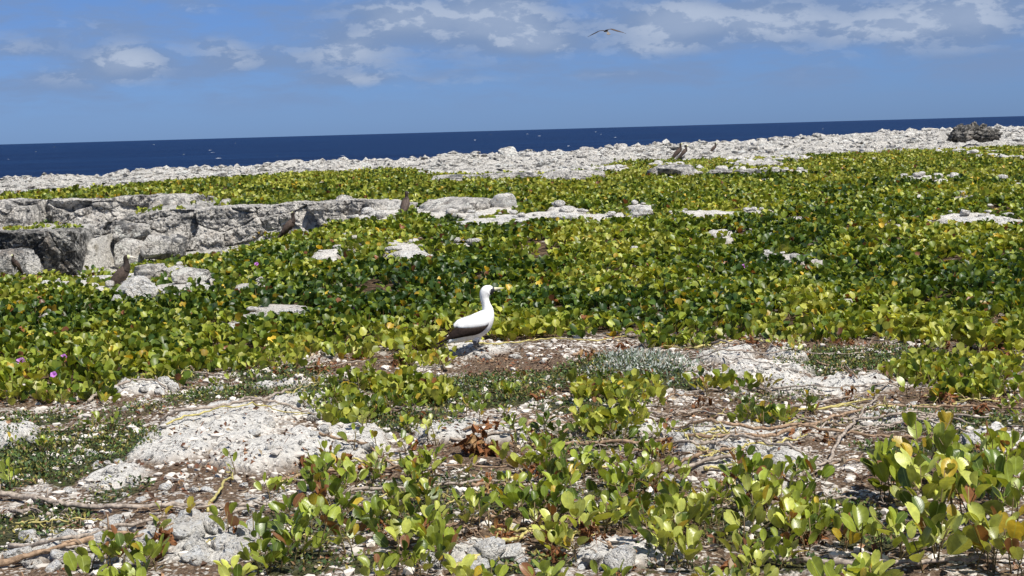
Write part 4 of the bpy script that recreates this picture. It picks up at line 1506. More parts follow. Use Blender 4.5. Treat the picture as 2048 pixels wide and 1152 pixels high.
# the rest in drifts: (u, v, ru, rv, how many, leaf size, tone weights, height)
DRIFTS = [(700, 1180, 260, 30, 8, .078, 'bdyb', .09), (1250, 1180, 300, 30, 9, .08, 'byyb', .09), (1680, 1190, 160, 30, 5, .085, 'yb', .09), (300, 1190, 120, 20, 4, .085, 'b', .1), (700, 840, 60, 40, 7, .062, 'mbd', .13), (1000, 870, 90, 30, 4, .062, 'mb', .12), (1560, 840, 120, 20, 4, .062, 'bd', .1), (800, 900, 80, 40, 5, .07, 'by', .12), (560, 1120, 80, 40, 9, .085, 'bdb', .13), (660, 1085, 90, 40, 8, .085, 'bbm', .13), (640, 1000, 60, 30, 5, .08, 'bm', .12), (760, 1010, 120, 50, 10, .08, 'ybm', .13),
          (880, 1060, 90, 50, 9, .082, 'ybd', .13), (820, 1120, 60, 30, 6, .09, 'bdy', .12), (1080, 1030, 90, 60, 10, .082, 'mbd', .14), (1180, 1000, 110, 55, 13, .08, 'bmd', .15),
          (1290, 1010, 90, 55, 10, .08, 'byb', .14), (1240, 1090, 120, 50, 9, .092, 'yyb', .13), (1350, 1090, 60, 40, 8, .09, 'byy', .13), (1060, 1100, 60, 30, 5, .09, 'by', .1),
          (1470, 1070, 90, 60, 10, .092, 'yyb', .13), (1570, 1060, 70, 40, 9, .09, 'byb', .13), (1640, 1100, 60, 35, 6, .09, 'by', .13), (1560, 985, 100, 30, 9, .075, 'bmd', .12), (1400, 1010, 50, 20, 5, .07, 'bd', .12),
          (240, 1145, 90, 14, 5, .085, 'bb', .10), (560, 1000, 30, 24, 2, .075, 'b', .1), (770, 830, 60, 30, 9, .065, 'mbd', .13), (830, 800, 50, 20, 6, .065, 'bd', .12), (660, 820, 50, 20, 4, .06, 'bd', .1),
          (720, 770, 90, 20, 6, .062, 'bm', .1), (1020, 800, 40, 20, 3, .07, 'b', .14), (950, 830, 60, 14, 4, .065, 'bm', .1), (1130, 870, 40, 20, 4, .068, 'bd', .13), (1230, 860, 60, 30, 9, .066, 'mbd', .13),
          (1260, 800, 60, 20, 6, .066, 'bmd', .11), (1290, 900, 40, 20, 4, .066, 'bd', .13), (1150, 940, 60, 20, 5, .07, 'bm', .12), (860, 960, 60, 20, 5, .075, 'by', .12), (690, 950, 40, 20, 3, .07, 'b', .12),
          (480, 770, 60, 8, 3, .06, 'b', .08), (90, 800, 90, 10, 7, .065, 'byb', .1), (20, 790, 30, 14, 3, .07, 'yb', .1), (1850, 760, 90, 20, 6, .068, 'bm', .12), (1950, 780, 90, 24, 8, .07, 'mby', .13), (2030, 840, 40, 20, 3, .07, 'b', .12),
          (870, 730, 60, 8, 5, .06, 'by', .09), (1350, 700, 60, 8, 4, .06, 'yb', .08), (480, 735, 120, 10, 8, .06, 'yyb', .1), (1700, 700, 200, 10, 7, .062, 'by', .09), (60, 900, 30, 10, 2, .06, 'b', .1), (1040, 940, 50, 14, 3, .07, 'y', .13), (1950, 1110, 80, 20, 4, .095, 'y', .12)]
TK = {'b': 'bright green', 'y': 'yellow green', 'd': 'dark green', 'm': 'mid green'}
for (u, v, ru, rv, n, sz, tw, hh) in DRIFTS:
    for _ in range(n):
        uu = u + PR.uniform(-1, 1) * ru
        vv = v + PR.uniform(-1, 1) * rv
        plant(uu, vv, PR.randint(5, 12), sz * (.75 + .32 * PR.rand()), TK[tw[PR.randint(len(tw))]], hh * (.55 + .55 * PR.rand()), 1.0)
label_many(plant_items, PLANT_MARKS)

# withered clumps
dead_items = []


def withered(u, v, n, size=.06, height=.09, label=None):
    p = GG(u, v)
    r = bpy.data.objects.new('withered_clump', None)
    COL.objects.link(r)
    r.location = p
    tag(r, label, 'withered plant', 'brown withered vine clumps')
    tubes = []
    for k in range(n):
        az = PR.rand() * 6.283
        rr = size * (.2 + 1.0 * PR.rand())
        h = height * PR.rand()
        lf = link('withered_leaf', DEAD_MESH[PR.randint(6)], r)
        lf.location = (rr * math.cos(az), rr * math.sin(az), h)
        lf.rotation_euler = (-1.2 + PR.randn() * .7, PR.randn() * .7, PR.rand() * 6.283)
        sc = size * (.6 + .5 * PR.rand())
        lf.scale = (sc * .7, sc, sc)
        c = BROWN * (.6 + .9 * PR.rand())
        if PR.rand() < .15:
            c = np.array([.36, .22, .10])
        lf.color = (*c, 1)
        if k % 2 == 0:
            tubes.append(tube_arrays([(PR.randn() * .01, PR.randn() * .01, -.01), (rr * math.cos(az) * .6, rr * math.sin(az) * .6, h * .8), (rr * math.cos(az), rr * math.sin(az), h + .01)], [.002, .002, .0014], 3))
    V, F = join(tubes)
    link('stem', mesh_from('stem', V, F, M['branch2'], True), r)
    if not label:
        dead_items.append((r, u, v, 'brown withered clump'))


withered(960, 905, 26, .085, .18, 'tall brown withered clump with hanging crumpled leaves')
for (u, v, n) in [(1085, 885, 12), (690, 935, 18), (1180, 1080, 16), (1000, 1095, 14), (1620, 1085, 16), (1110, 1120, 10), (700, 955, 12), (330, 1100, 14), (470, 1065, 12), (600, 935, 8), (1590, 885, 9), (1440, 980, 10),
                  (1560, 960, 8), (1400, 820, 8), (1330, 900, 8), (1310, 980, 8), (760, 1060, 8), (910, 1085, 8), (980, 985, 8), (1080, 960, 8), (840, 900, 8), (640, 960, 8), (1530, 1010, 9), (1960, 920, 9), (2030, 960, 9), (1960, 830, 14),
                  (1900, 810, 9), (1180, 720, 10), (1250, 700, 9), (1400, 690, 9), (1500, 690, 12), (1560, 690, 10), (800, 735, 10), (860, 720, 8), (720, 720, 9), (640, 750, 9), (560, 745, 8), (1690, 690, 8), (300, 735, 7), (1290, 760, 8),
                  (1700, 800, 9), (1480, 1140, 8), (1080, 800, 7), (830, 850, 7), (1890, 700, 8), (2010, 720, 8), (1660, 885, 7), (1240, 1140, 8)]:
    withered(u, v, n, .05 + .012 * PR.rand(), .05 + .05 * PR.rand())
label_many(dead_items, PLANT_MARKS)

# ------------------------------------------------------------------ dry runners and branches
branch_items = []


def branch(pts, rad, mat='branch', label=None, lift=.015, px=True, name='dry_vine_branch', phrase=None, arch=0.0):
    W3 = []
    for (u, v) in pts:
        q = GG(u, v)
        W3.append(q)
    W3 = np.array(W3)
    rad = rad * 1.25
    c = catmull(W3, 9)
    n = len(c)
    t = np.linspace(0, 1, n)
    gzs = np.array([gz(q[0], q[1]) for q in c])
    c[:, 2] = np.maximum(gzs, .6 * gzs + .4 * c[:, 2]) + lift + rad * .8 + arch * np.sin(math.pi * t)
    # smooth the vertical so that the wood bridges hollows
    for _ in range(4):
        c[1:-1, 2] = np.maximum(c[1:-1, 2], .5 * (c[:-2, 2] + c[2:, 2]))
    c[:, 0] += .010 * np.cumsum(PR.randn(n)) * .6
    c[:, 2] += .004 * PR.randn(n)
    rr = rad * (1 - .45 * t) * (1 + .16 * PR.randn(n))
    o0 = c[0].copy()
    V, F = tube_arrays(c - o0, np.clip(rr, rad * .3, rad * 1.6), 6)
    # knots and side spurs
    extra = [(V, F)]
    for k in range(max(1, n // 9)):
        i = PR.randint(2, n - 1)
        d = np.array([PR.randn(), PR.randn() * .7, abs(PR.randn()) * .9])
        d = d / np.linalg.norm(d) * (.025 + .05 * PR.rand())
        s0 = c[i] - o0
        extra.append(tube_arrays([s0, s0 + d * .6 + PR.randn(3) * .003, s0 + d], [rad * .45, rad * .35, rad * .2], 4))
    V, F = join(extra)
    o = link(name, mesh_from(name, V, F, M[mat], True))
    o.location = o0
    tag(o, label, 'branch', 'dry runners over the stones')
    if not label:
        mu = sum(p[0] for p in pts) / len(pts)
        mv = sum(p[1] for p in pts) / len(pts)
        branch_items.append((o, mu, mv, phrase or ('thin ' if rad < .006 else 'thick ' if rad > .010 else '') + {'branch': 'grey', 'branch2': 'brown', 'branchy': 'yellow'}[mat] + ' runner'))
    return o


branch([(-60, 1000), (50, 1003), (110, 1012), (160, 1020), (270, 1026), (400, 1022), (520, 1024), (640, 1012), (720, 1005)], .0125, 'branch', 'thick grey runner crossing the near left gravel')
branch([(-60, 1155), (60, 1128), (150, 1102), (260, 1082), (330, 1070)], .011, 'branch2', 'smooth brown branch rising from the near left corner')
branch([(20, 1104), (120, 1090), (200, 1068), (300, 1048), (380, 1040), (470, 1030)], .009, 'branch', None)
branch([(120, 1098), (220, 1084), (300, 1078), (380, 1060), (460, 1042)], .007, 'branch2', None)
branch([(320, 848), (390, 832), (470, 823), (560, 828), (640, 842)], .009, 'branch', 'arched grey branch lying over the top of the broad white slab', arch=.03)
branch([(330, 856), (420, 838), (500, 830), (580, 838), (660, 836)], .005, 'branchy', None, arch=.03)
branch([(180, 808), (215, 790), (260, 774), (330, 780)], .009, 'branch', None, arch=.03)
branch([(480, 808), (560, 792), (640, 762), (680, 752)], .007, 'branch', None)
branch([(90, 870), (170, 860), (250, 858)], .006, 'branch', None)
branch([(900, 1150), (960, 1122), (1010, 1100), (1060, 1082), (1130, 1062)], .0095, 'branchy', 'pale yellow runner slanting over the near white rubble', arch=.02)
branch([(1120, 1100), (1150, 1085), (1180, 1070), (1230, 1050)], .006, 'branchy', None)
branch([(420, 1030), (455, 990), (475, 965), (478, 950)], .006, 'branchy', None, arch=.02)
branch([(1090, 900), (1200, 893), (1340, 895), (1480, 880), (1580, 862), (1700, 832), (1800, 822), (1920, 822), (2060, 830)], .010, 'branch2', 'long brown runner stretching to the right litter bank')
branch([(1340, 866), (1440, 856), (1560, 866), (1680, 880), (1800, 886), (1900, 884)], .0095, 'branch2', None, arch=.01)
branch([(1300, 905), (1390, 892), (1460, 888), (1540, 880)], .008, 'branch', None)
branch([(1640, 958), (1672, 915), (1705, 875), (1730, 840), (1762, 800)], .0085, 'branch', 'grey diagonal branch crossing all the long runners', arch=.04)
branch([(1450, 884), (1520, 900), (1590, 920), (1650, 938)], .008, 'branch', None, arch=.03)
branch([(1340, 950), (1440, 930), (1520, 940), (1600, 956), (1680, 950)], .009, 'branch', None, arch=.01)
branch([(1600, 968), (1640, 950), (1690, 930)], .007, 'branch', None, arch=.03)
branch([(1640, 940), (1760, 926), (1860, 926), (1940, 940)], .005, 'branch2', None)
branch([(1380, 790), (1460, 784), (1560, 782), (1660, 786), (1780, 778)], .007, 'branch', None)
branch([(1560, 828), (1640, 810), (1720, 796), (1800, 776)], .007, 'branch', None)
branch([(1680, 846), (1780, 840), (1880, 838), (1980, 842)], .009, 'branch', None)
branch([(1420, 838), (1520, 832), (1640, 826), (1740, 806)], .007, 'branchy', None)
branch([(1500, 1126), (1640, 1134), (1800, 1138), (1960, 1130), (2080, 1128)], .012, 'branch', 'thick grey branch under the pale leaves in the near right corner')
branch([(900, 884), (980, 876), (1080, 868), (1190, 862)], .007, 'branch', None)
branch([(930, 868), (1040, 850), (1150, 838), (1260, 830)], .006, 'branch2', None)
branch([(640, 1010), (720, 990), (840, 985), (940, 975), (1060, 968)], .009, 'branch', None)
branch([(560, 968), (640, 950), (760, 945), (880, 940), (1000, 946)], .008, 'branch2', None)
branch([(1000, 968), (1090, 958), (1160, 950), (1240, 940)], .008, 'branchy', None)
branch([(930, 690), (1000, 690), (1080, 684), (1180, 686), (1260, 676)], .006, 'branchy', None)
branch([(1100, 668), (1220, 680), (1330, 686), (1440, 684)], .006, 'branch', None)
branch([(1380, 724), (1470, 706), (1600, 704), (1740, 710)], .006, 'branch', None)
branch([(360, 700), (400, 724), (450, 735)], .008, 'branch', None)
branch([(600, 742), (660, 738), (740, 726), (820, 730)], .006, 'branch', None)
branch([(1010, 640), (1024, 660), (1040, 676)], .005, 'branchy', None)
branch([(1300, 1130), (1360, 1110), (1440, 1100)], .006, 'branch', None)
branch([(1280, 1060), (1310, 1090), (1360, 1112), (1410, 1118)], .006, 'branch', None, arch=.03)
# many shorter ones lying about, mostly east-west
for (u, v, ru, rv, n) in [(1250, 880, 220, 60, 24), (1650, 840, 300, 60, 30), (1150, 1040, 300, 70, 22), (350, 1060, 320, 50, 12), (800, 960, 240, 60, 10), (1550, 940, 200, 30, 6), (1850, 1000, 160, 60, 4), (600, 780, 300, 30, 8), (1300, 700, 250, 25, 7), (1750, 740, 250, 30, 6)]:
    for _ in range(n):
        cu, cv = u + PR.uniform(-1, 1) * ru, v + PR.uniform(-1, 1) * rv
        L = 50 + 120 * PR.rand()
        sl_ = PR.randn() * .16
        pts = [(cu + (t - .5) * L * 1.0, cv + (t - .5) * L * sl_ + PR.randn() * 4) for t in (0, .33, .66, 1)]
        branch(pts, .003 + .006 * PR.rand() ** 1.5, ['branch', 'branch2', 'branch', 'branchy'][PR.randint(4)], None, arch=.015 * PR.rand())
label_many(branch_items, PLANT_MARKS)

# ------------------------------------------------------------------ low mats, litter, rubble
def sample_patches(P, dens, rs):
    X, Y, Q = [], [], []
    for (u, v, ru, rv, k) in P:
        e = ell(u, v, ru, rv)
        n = int(dens * k * math.pi * e[2] * e[3] * 1.6)
        xx = e[0] + (rs.rand(n) * 2 - 1) * e[2] * 1.3
        yy = e[1] + (rs.rand(n) * 2 - 1) * e[3] * 1.3
        w = wobble(xx, yy, e)
        c = ss(-.25, .12, perlin(xx * 7, yy * 5, None, 91))
        keep = rs.rand(n) < w * (.25 + .75 * c)
        X.append(xx[keep])
        Y.append(yy[keep])
        Q.append(w[keep])
    return np.concatenate(X), np.concatenate(Y), np.concatenate(Q)


def mats():
    rs = np.random.RandomState(14)
    x, y, q = sample_patches(MATS, 5200, rs)
    N = len(x)
    z = ground(x, y)
    h = (.008 + .045 * q * (.6 + .8 * perlin(x * 6, y * 5, None, 92))) * rs.rand(N)
    az = rs.rand(N) * 6.283
    el = np.radians(5 + 75 * rs.rand(N))
    D = np.stack([np.cos(az) * np.cos(el), np.sin(az) * np.cos(el), np.sin(el)], 1)
    S, Dy, Nz = frames(D, rs.randn(N) * .6, rs)
    L = .014 + .018 * rs.rand(N)
    w = L * .27
    b = np.stack([x, y, z + h], 1)
    V = np.stack([b, b + S * w[:, None] + Dy * (L * .5)[:, None], b + Dy * L[:, None] - Nz * (L * .1)[:, None], b - S * w[:, None] + Dy * (L * .5)[:, None]], 1).reshape(-1, 3)
    F = (np.array([[0, 1, 2, 3]])[None] + (np.arange(N) * 4)[:, None, None]).reshape(-1, 4)
    pal = np.array([[.060, .105, .030], [.10, .15, .035], [.17, .19, .040], [.045, .075, .032], [.26, .22, .06], [.16, .10, .05]])
    bias = perlin(x * 2.5, y * 1.8, None, 93)
    i = np.clip((rs.rand(N) ** 1.25 * 5.5 + bias * 2.0), 0, 5.99).astype(int)
    t = pal[i] * (.75 + .5 * rs.rand(N, 1))
    tag(link('succulent_mat', mesh_from('succulent_mat', V, F, M['succ'], False, np.repeat(t, 4, axis=0))), kind='stuff')
    # litter
    x, y, q = sample_patches(LITTER, 1000, rs)
    # and thinly everywhere near
    n2 = 16000
    y2 = np.sqrt(25 + rs.rand(n2) * (170 - 25))
    x2 = (rs.rand(n2) * 2 - 1) * (.4 * y2 + .6)
    k2 = rs.rand(n2) < .15 + .85 * ss(-.1, .25, perlin(x2 * 3.2, y2 * 2.4, None, 95))
    x, y = np.concatenate([x, x2[k2]]), np.concatenate([y, y2[k2]])
    N = len(x)
    z = ground(x, y)
    az = rs.rand(N) * 6.283
    el = rs.randn(N) * .45
    D = np.stack([np.cos(az) * np.cos(el), np.sin(az) * np.cos(el), np.sin(el)], 1)
    S, Dy, Nz = frames(D, rs.randn(N) * .8, rs)
    twig = rs.rand(N) < .35
    L = np.where(twig, .03 + .07 * rs.rand(N), .014 + .032 * rs.rand(N) ** 1.5)
    w = np.where(twig, .0012 + .001 * rs.rand(N), L * .33)
    b = np.stack([x, y, z + .005 + .012 * rs.rand(N)], 1)
    V = np.stack([b, b + S * w[:, None] + Dy * (L * .5)[:, None] + Nz * (w * .6)[:, None], b + Dy * L[:, None], b - S * w[:, None] + Dy * (L * .5)[:, None] + Nz * (w * .6)[:, None]], 1).reshape(-1, 3)
    F = (np.array([[0, 1, 2, 3]])[None] + (np.arange(N) * 4)[:, None, None]).reshape(-1, 4)
    pal = np.array([[.20, .090, .050], [.13, .065, .042], [.28, .17, .10], [.09, .055, .038], [.36, .29, .20]])
    t = pal[rs.randint(5, size=N)] * (.7 + .6 * rs.rand(N, 1))
    tag(link('leaf_litter', mesh_from('leaf_litter', V, F, M['litter'], False, np.repeat(t, 4, axis=0))), kind='stuff')
    # rubble of white stones
    n = 15000
    y = np.sqrt(22 + rs.rand(n) * (175 - 22))
    x = (rs.rand(n) * 2 - 1) * (.4 * y + .5)
    a = x / y
    yn = np.interp(a, NEAR_A, NEAR_Y)
    p = (1 - ss(-.3, 1.2, y - yn)) * (.12 + .88 * ss(-.12, .22, perlin(x * 2.1, y * 1.5, None, 96)))
    k = rs.rand(n) < p
    x, y = x[k], y[k]
    n = len(x)
    w = .010 + .05 * rs.rand(n) ** 2.4
    t = np.array([[.66, .61, .545]]) * (.62 + .45 * rs.rand(n, 1))
    scatter_rocks('coral_rubble', x, y, ground(x, y), w, rs, 'stones', t, 1, .5)


mats()


def near_rocks():
    rs = np.random.RandomState(31)
    sh = []
    for k in range(10):
        P, F = rock_shape(3, 700 + k, 2.6 + rs.rand(), 8, .12, 2.6)
        mn, mx = P.min(0), P.max(0)
        sh.append(mesh_from('limestone_rock', (P - (mn + mx) / 2) / (mx - mn), F, M['fore'], True))
    items = []
    for (u, v, ru, rv, n, w0) in [(250, 1090, 230, 50, 34, .10), (440, 1080, 90, 40, 12, .12), (330, 775, 110, 14, 12, .10), (20, 1120, 60, 30, 5, .10), (580, 880, 160, 50, 12, .08), (250, 960, 120, 50, 14, .06),
                                  (960, 712, 80, 12, 6, .08), (1500, 760, 160, 30, 14, .08), (1450, 930, 120, 50, 16, .10), (1250, 1120, 130, 24, 12, .11), (950, 1120, 100, 24, 9, .11), (1560, 1020, 90, 30, 8, .08),
                                  (620, 800, 110, 20, 8, .07), (30, 890, 60, 24, 5, .09), (1780, 830, 160, 24, 8, .06), (1990, 890, 50, 10, 4, .10), (860, 880, 120, 18, 8, .06), (1190, 745, 120, 20, 6, .05), (480, 1000, 150, 30, 12, .05)]:
        for _ in range(n):
            uu, vv = u + rs.uniform(-1, 1) * ru, v + rs.uniform(-1, 1) * rv
            p = GG(uu, vv)
            w = w0 * (.5 + .8 * rs.rand())
            o = link('limestone_rock', sh[rs.randint(10)])
            o.location = (p[0], p[1], p[2] + w * .10)
            o.scale = (w, w * (.7 + .5 * rs.rand()), w * (.45 + .3 * rs.rand()))
            o.rotation_euler = (rs.randn() * .2, rs.randn() * .2, rs.rand() * 6.3)
            tag(o, None, 'stone', 'white stones on the near ground')
            items.append((o, uu, vv, ('big' if w > .10 else 'small' if w < .06 else 'middling') + ' white stone'))
    label_many(items, PLANT_MARKS)
    # pale stones showing among the leaves of the carpet
    N = 9000
    y = np.sqrt(100 + rs.rand(N) * (3000 - 100))
    x = (rs.rand(N) * 2 - 1) * (.4 * y + .5)
    fm, gm = field_mask(x, y), gap_mask(x, y)
    k = rs.rand(N) < fm * np.clip(gm * .9 + .04 + .16 * ss(.25, .5, perlin(x * .9, y * .5, None, 99)), 0, 1)
    x, y = x[k], y[k]
    n = len(x)
    w = (.05 + .13 * rs.rand(n) ** 2.2) * (.6 + y / 45)
    t = np.array([[.66, .62, .56]]) * (.6 + .45 * rs.rand(n, 1))
    scatter_rocks('carpet_rubble', x, y, ground(x, y) + .03, w, rs, 'shore_s', None, 2, .32)


near_rocks()


def silver_shrub():
    r = bpy.data.objects.new('silvery_shrub', None)
    COL.objects.link(r)
    p = GG(1290, 735)
    r.location = p
    tag(r, 'low silvery grey shrub of fine stems right of the white booby', 'shrub')
    rs = np.random.RandomState(4)
    N = 1500
    x = rs.randn(N) * .20
    y = rs.randn(N) * .34
    q = np.exp(-(x / .4) ** 2 - (y / .7) ** 2)
    z = ground(x + p[0], y + p[1]) - p[2] + rs.rand(N) * .10 * q
    az = rs.rand(N) * 6.283
    el = np.radians(10 + 70 * rs.rand(N))
    D = np.stack([np.cos(az) * np.cos(el), np.sin(az) * np.cos(el), np.sin(el)], 1)
    S, Dy, Nz = frames(D, rs.randn(N) * .6, rs)
    L = .022 + .028 * rs.rand(N)
    w = L * .17
    b = np.stack([x, y, z], 1)
    V = np.stack([b, b + S * w[:, None] + Dy * (L * .5)[:, None], b + Dy * L[:, None], b - S * w[:, None] + Dy * (L * .5)[:, None]], 1).reshape(-1, 3)
    F = (np.array([[0, 1, 2, 3]])[None] + (np.arange(N) * 4)[:, None, None]).reshape(-1, 4)
    pal = np.array([[.34, .38, .33], [.22, .27, .21], [.45, .47, .44], [.14, .18, .12]])
    t = pal[rs.randint(4, size=N)]
    o = link('shrub_leaves', mesh_from('shrub_leaves', V, F, M['succ'], False, np.repeat(t, 4, axis=0)), r)
    tag(o, kind='stuff')
    tubes = []
    for k in range(46):
        a = rs.rand() * 6.283
        c0 = np.array([rs.randn() * .14, rs.randn() * .22, -.01])
        d = np.array([math.cos(a) * .07, math.sin(a) * .07, .06 + .07 * rs.rand()])
        tubes.append(tube_arrays([c0, c0 + d * .5 + rs.randn(3) * .008, c0 + d], [.0028, .002, .001], 3))
    V, F = join(tubes)
    tag(link('stems', mesh_from('stems', V, F, M['branch'], True), r), kind='stuff')


silver_shrub()


def flower(u, v, lab, size=.05, lift=.17, px=None):
    p = G(u, v + lift * 180 * 12 / 12) if False else None
    # stand on the land a little in front so that the bloom shows at (u, v)
    g = G(u, v)
    d = g[1] * .96
    ray = ray_dir(u, v)
    x, y, z = ray[0] / ray[1] * d, d, CAM[2] + ray[2] / ray[1] * d
    for _ in range(14):
        gg = gz(x, y)
        if z - gg > .20:
            d *= 1.008
        elif z - gg < .14:
            d *= .992
        x, y, z = ray[0] / ray[1] * d, d, CAM[2] + ray[2] / ray[1] * d
    r = bpy.data.objects.new('purple_flower', None)
    COL.objects.link(r)
    gg = gz(x, y)
    r.location = (x, y, gg)
    tag(r, lab, 'flower')
    H = z - gg
    rings, F, V = [(0.15, -.55), (.28, -.2), (.62, .0), (1.0, .10)], [], []
    m = 15
    for (rr, zz) in rings:
        for k in range(m):
            a = 6.2832 * k / m
            f = 1 + (.10 * math.cos(5 * a) if rr > .5 else 0)
            V.append((rr * f * math.cos(a), rr * f * math.sin(a), zz + (.08 * math.sin(5 * a) if rr > .5 else 0)))
    for i in range(3):
        for k in range(m):
            k2 = (k + 1) % m
            F.append((i * m + k, i * m + k2, (i + 1) * m + k2, (i + 1) * m + k))
    V = np.array(V) * size * .66
    c = link('petals', mesh_from('petals', V, F, M['petal'], True), r)
    c.location = (0, 0, H)
    c.rotation_euler = (math.radians(52), 0, 0)
    th = link('throat', mesh_from('throat', np.array([(math.cos(6.2832 * k / 8) * .3, math.sin(6.2832 * k / 8) * .3, -.18) for k in range(8)] + [(0, 0, -.4)]) * size,
                                  [(k, (k + 1) % 8, 8) for k in range(8)], M['throat'], True), r)
    th.location = (0, -.001, H)
    th.rotation_euler = c.rotation_euler
    v_, f_ = tube_arrays([(0, 0, -.01), (.004, .01, H * .5), (0, .012, H - size * .3)], [.003, .0025, .002], 5)
    link('stem', mesh_from('stem', v_, f_, M['stem'], True), r)


flower(41, 724, 'large purple flower nearest the left edge', .055)
flower(127, 714, 'faded purple flower between two deeper ones', .038)
flower(107, 749, 'small purple flower lowest on the left', .036)
flower(711, 616, 'purple flower left of the white booby', .042)
flower(1489, 532, 'tiny violet flower in the right carpet', .045)
flower(513, 528, 'tiny lilac flower below the perched booby', .04)

# ------------------------------------------------------------------ birds

def loft(st, sides=20, sub=4):
    """st: (x, z, radius in plane, half thickness). A continuous body along a spine in the XZ plane"""
    S = catmull(np.array(st, dtype=float), sub)
    S[:, 2:] = np.maximum(S[:, 2:], .0015)
    n = len(S)
    tan = np.gradient(S[:, :2], axis=0)
    tan /= np.linalg.norm(tan, axis=1)[:, None] + 1e-9
    V, F = [], []
    for i in range(n):
        nx, nz = -tan[i][1], tan[i][0]
        for k in range(sides):
            a = 6.2832 * k / sides
            V.append((S[i, 0] + nx * math.cos(a) * S[i, 2], math.sin(a) * S[i, 3], S[i, 1] + nz * math.cos(a) * S[i, 2]))
    for i in range(n - 1):
        for k in range(sides):
            k2 = (k + 1) % sides
            F.append((i * sides + k, (i + 1) * sides + k, (i + 1) * sides + k2, i * sides + k2))
    F.append(tuple(range(sides)))
    F.append(tuple((n - 1) * sides + k for k in range(sides))[::-1])
    return np.array(V), F


def shell(outline, yfun, thick=.004, side=1, n=14):
    """a thin bulging plate: outline = (top curve, bottom curve) sampled along the length, y from yfun(x, z)"""
    top, bot = [catmull(np.array(c, dtype=float), 5) for c in outline]
    m = min(len(top), len(bot))
    tt = np.linspace(0, 1, 22)
    ti = lambda c: np.stack([np.interp(tt, np.linspace(0, 1, len(c)), c[:, j]) for j in (0, 1)], 1)
    top, bot = ti(top), ti(bot)
    V, F = [], []
    k = 7
    for layer in (0, 1):
        for i in range(len(tt)):
            for j in range(k):
                f = j / (k - 1)
                p = top[i] * (1 - f) + bot[i] * f
                edge = math.sin(math.pi * min(max(f, .0), 1)) ** .5
                y = yfun(p[0], p[1]) + (thick * (.3 + edge) if layer == 0 else -.006)
                V.append((p[0], -side * y, p[1]))
    L = len(tt) * k
    for i in range(len(tt) - 1):
        for j in range(k - 1):
            a = i * k + j
            q = (a, a + 1, a + k + 1, a + k)
            F.append(q if side > 0 else q[::-1])
            q = (L + a, L + a + k, L + a + k + 1, L + a + 1)
            F.append(q if side > 0 else q[::-1])
    rim = [i * k for i in range(len(tt))] + [(len(tt) - 1) * k + j for j in range(1, k)] + [i * k + k - 1 for i in range(len(tt) - 2, -1, -1)] + [j for j in range(k - 2, 0, -1)]
    for a, b in zip(rim, rim[1:] + rim[:1]):
        F.append((a, b, b + L, a + L))
    return np.array(V), F


def cone_bill(x0, z0, x1, z1, r, wy, droop=.0):
    st = [(x0, z0, r, wy), (x0 + (x1 - x0) * .4, z0 + (z1 - z0) * .4, r * .66, wy * .62), (x0 + (x1 - x0) * .8, z0 + (z1 - z0) * .8 - droop * .3, r * .30, wy * .3), (x1, z1 - droop, r * .06, wy * .06)]
    return loft(st, 12, 4)


def ball(x, y, z, r, sy=.6):
    V, F = ico(2)
    return V * np.array([r, r * sy, r]) + np.array([x, y, z]), [tuple(f) for f in F]


def webfoot(x, y, L=.055, W_=.045):
    """three toes joined by webbing"""
    V = [(x - .010, y, .012), (x + L * .9, y - W_ * .5, .003), (x + L * .62, y - W_ * .22, .004), (x + L * 1.05, y, .003), (x + L * .62, y + W_ * .22, .004), (x + L * .9, y + W_ * .5, .003), (x - .016, y, .0)]
    V2 = [(a, b, c - .004) for a, b, c in V]
    V = V + V2
    F = [(0, 1, 2), (0, 2, 3), (0, 3, 4), (0, 4, 5), (9, 8, 7), (10, 9, 7), (11, 10, 7), (12, 11, 7)]
    for a, b in zip((0, 1, 2, 3, 4, 5), (1, 2, 3, 4, 5, 0)):
        F.append((a, a + 7, b + 7, b))
    return V, F


def mk(name, vf, mat, parent, smooth=True):
    return link(name, mesh_from(name, vf[0], list(vf[1]), M[mat], smooth), parent)


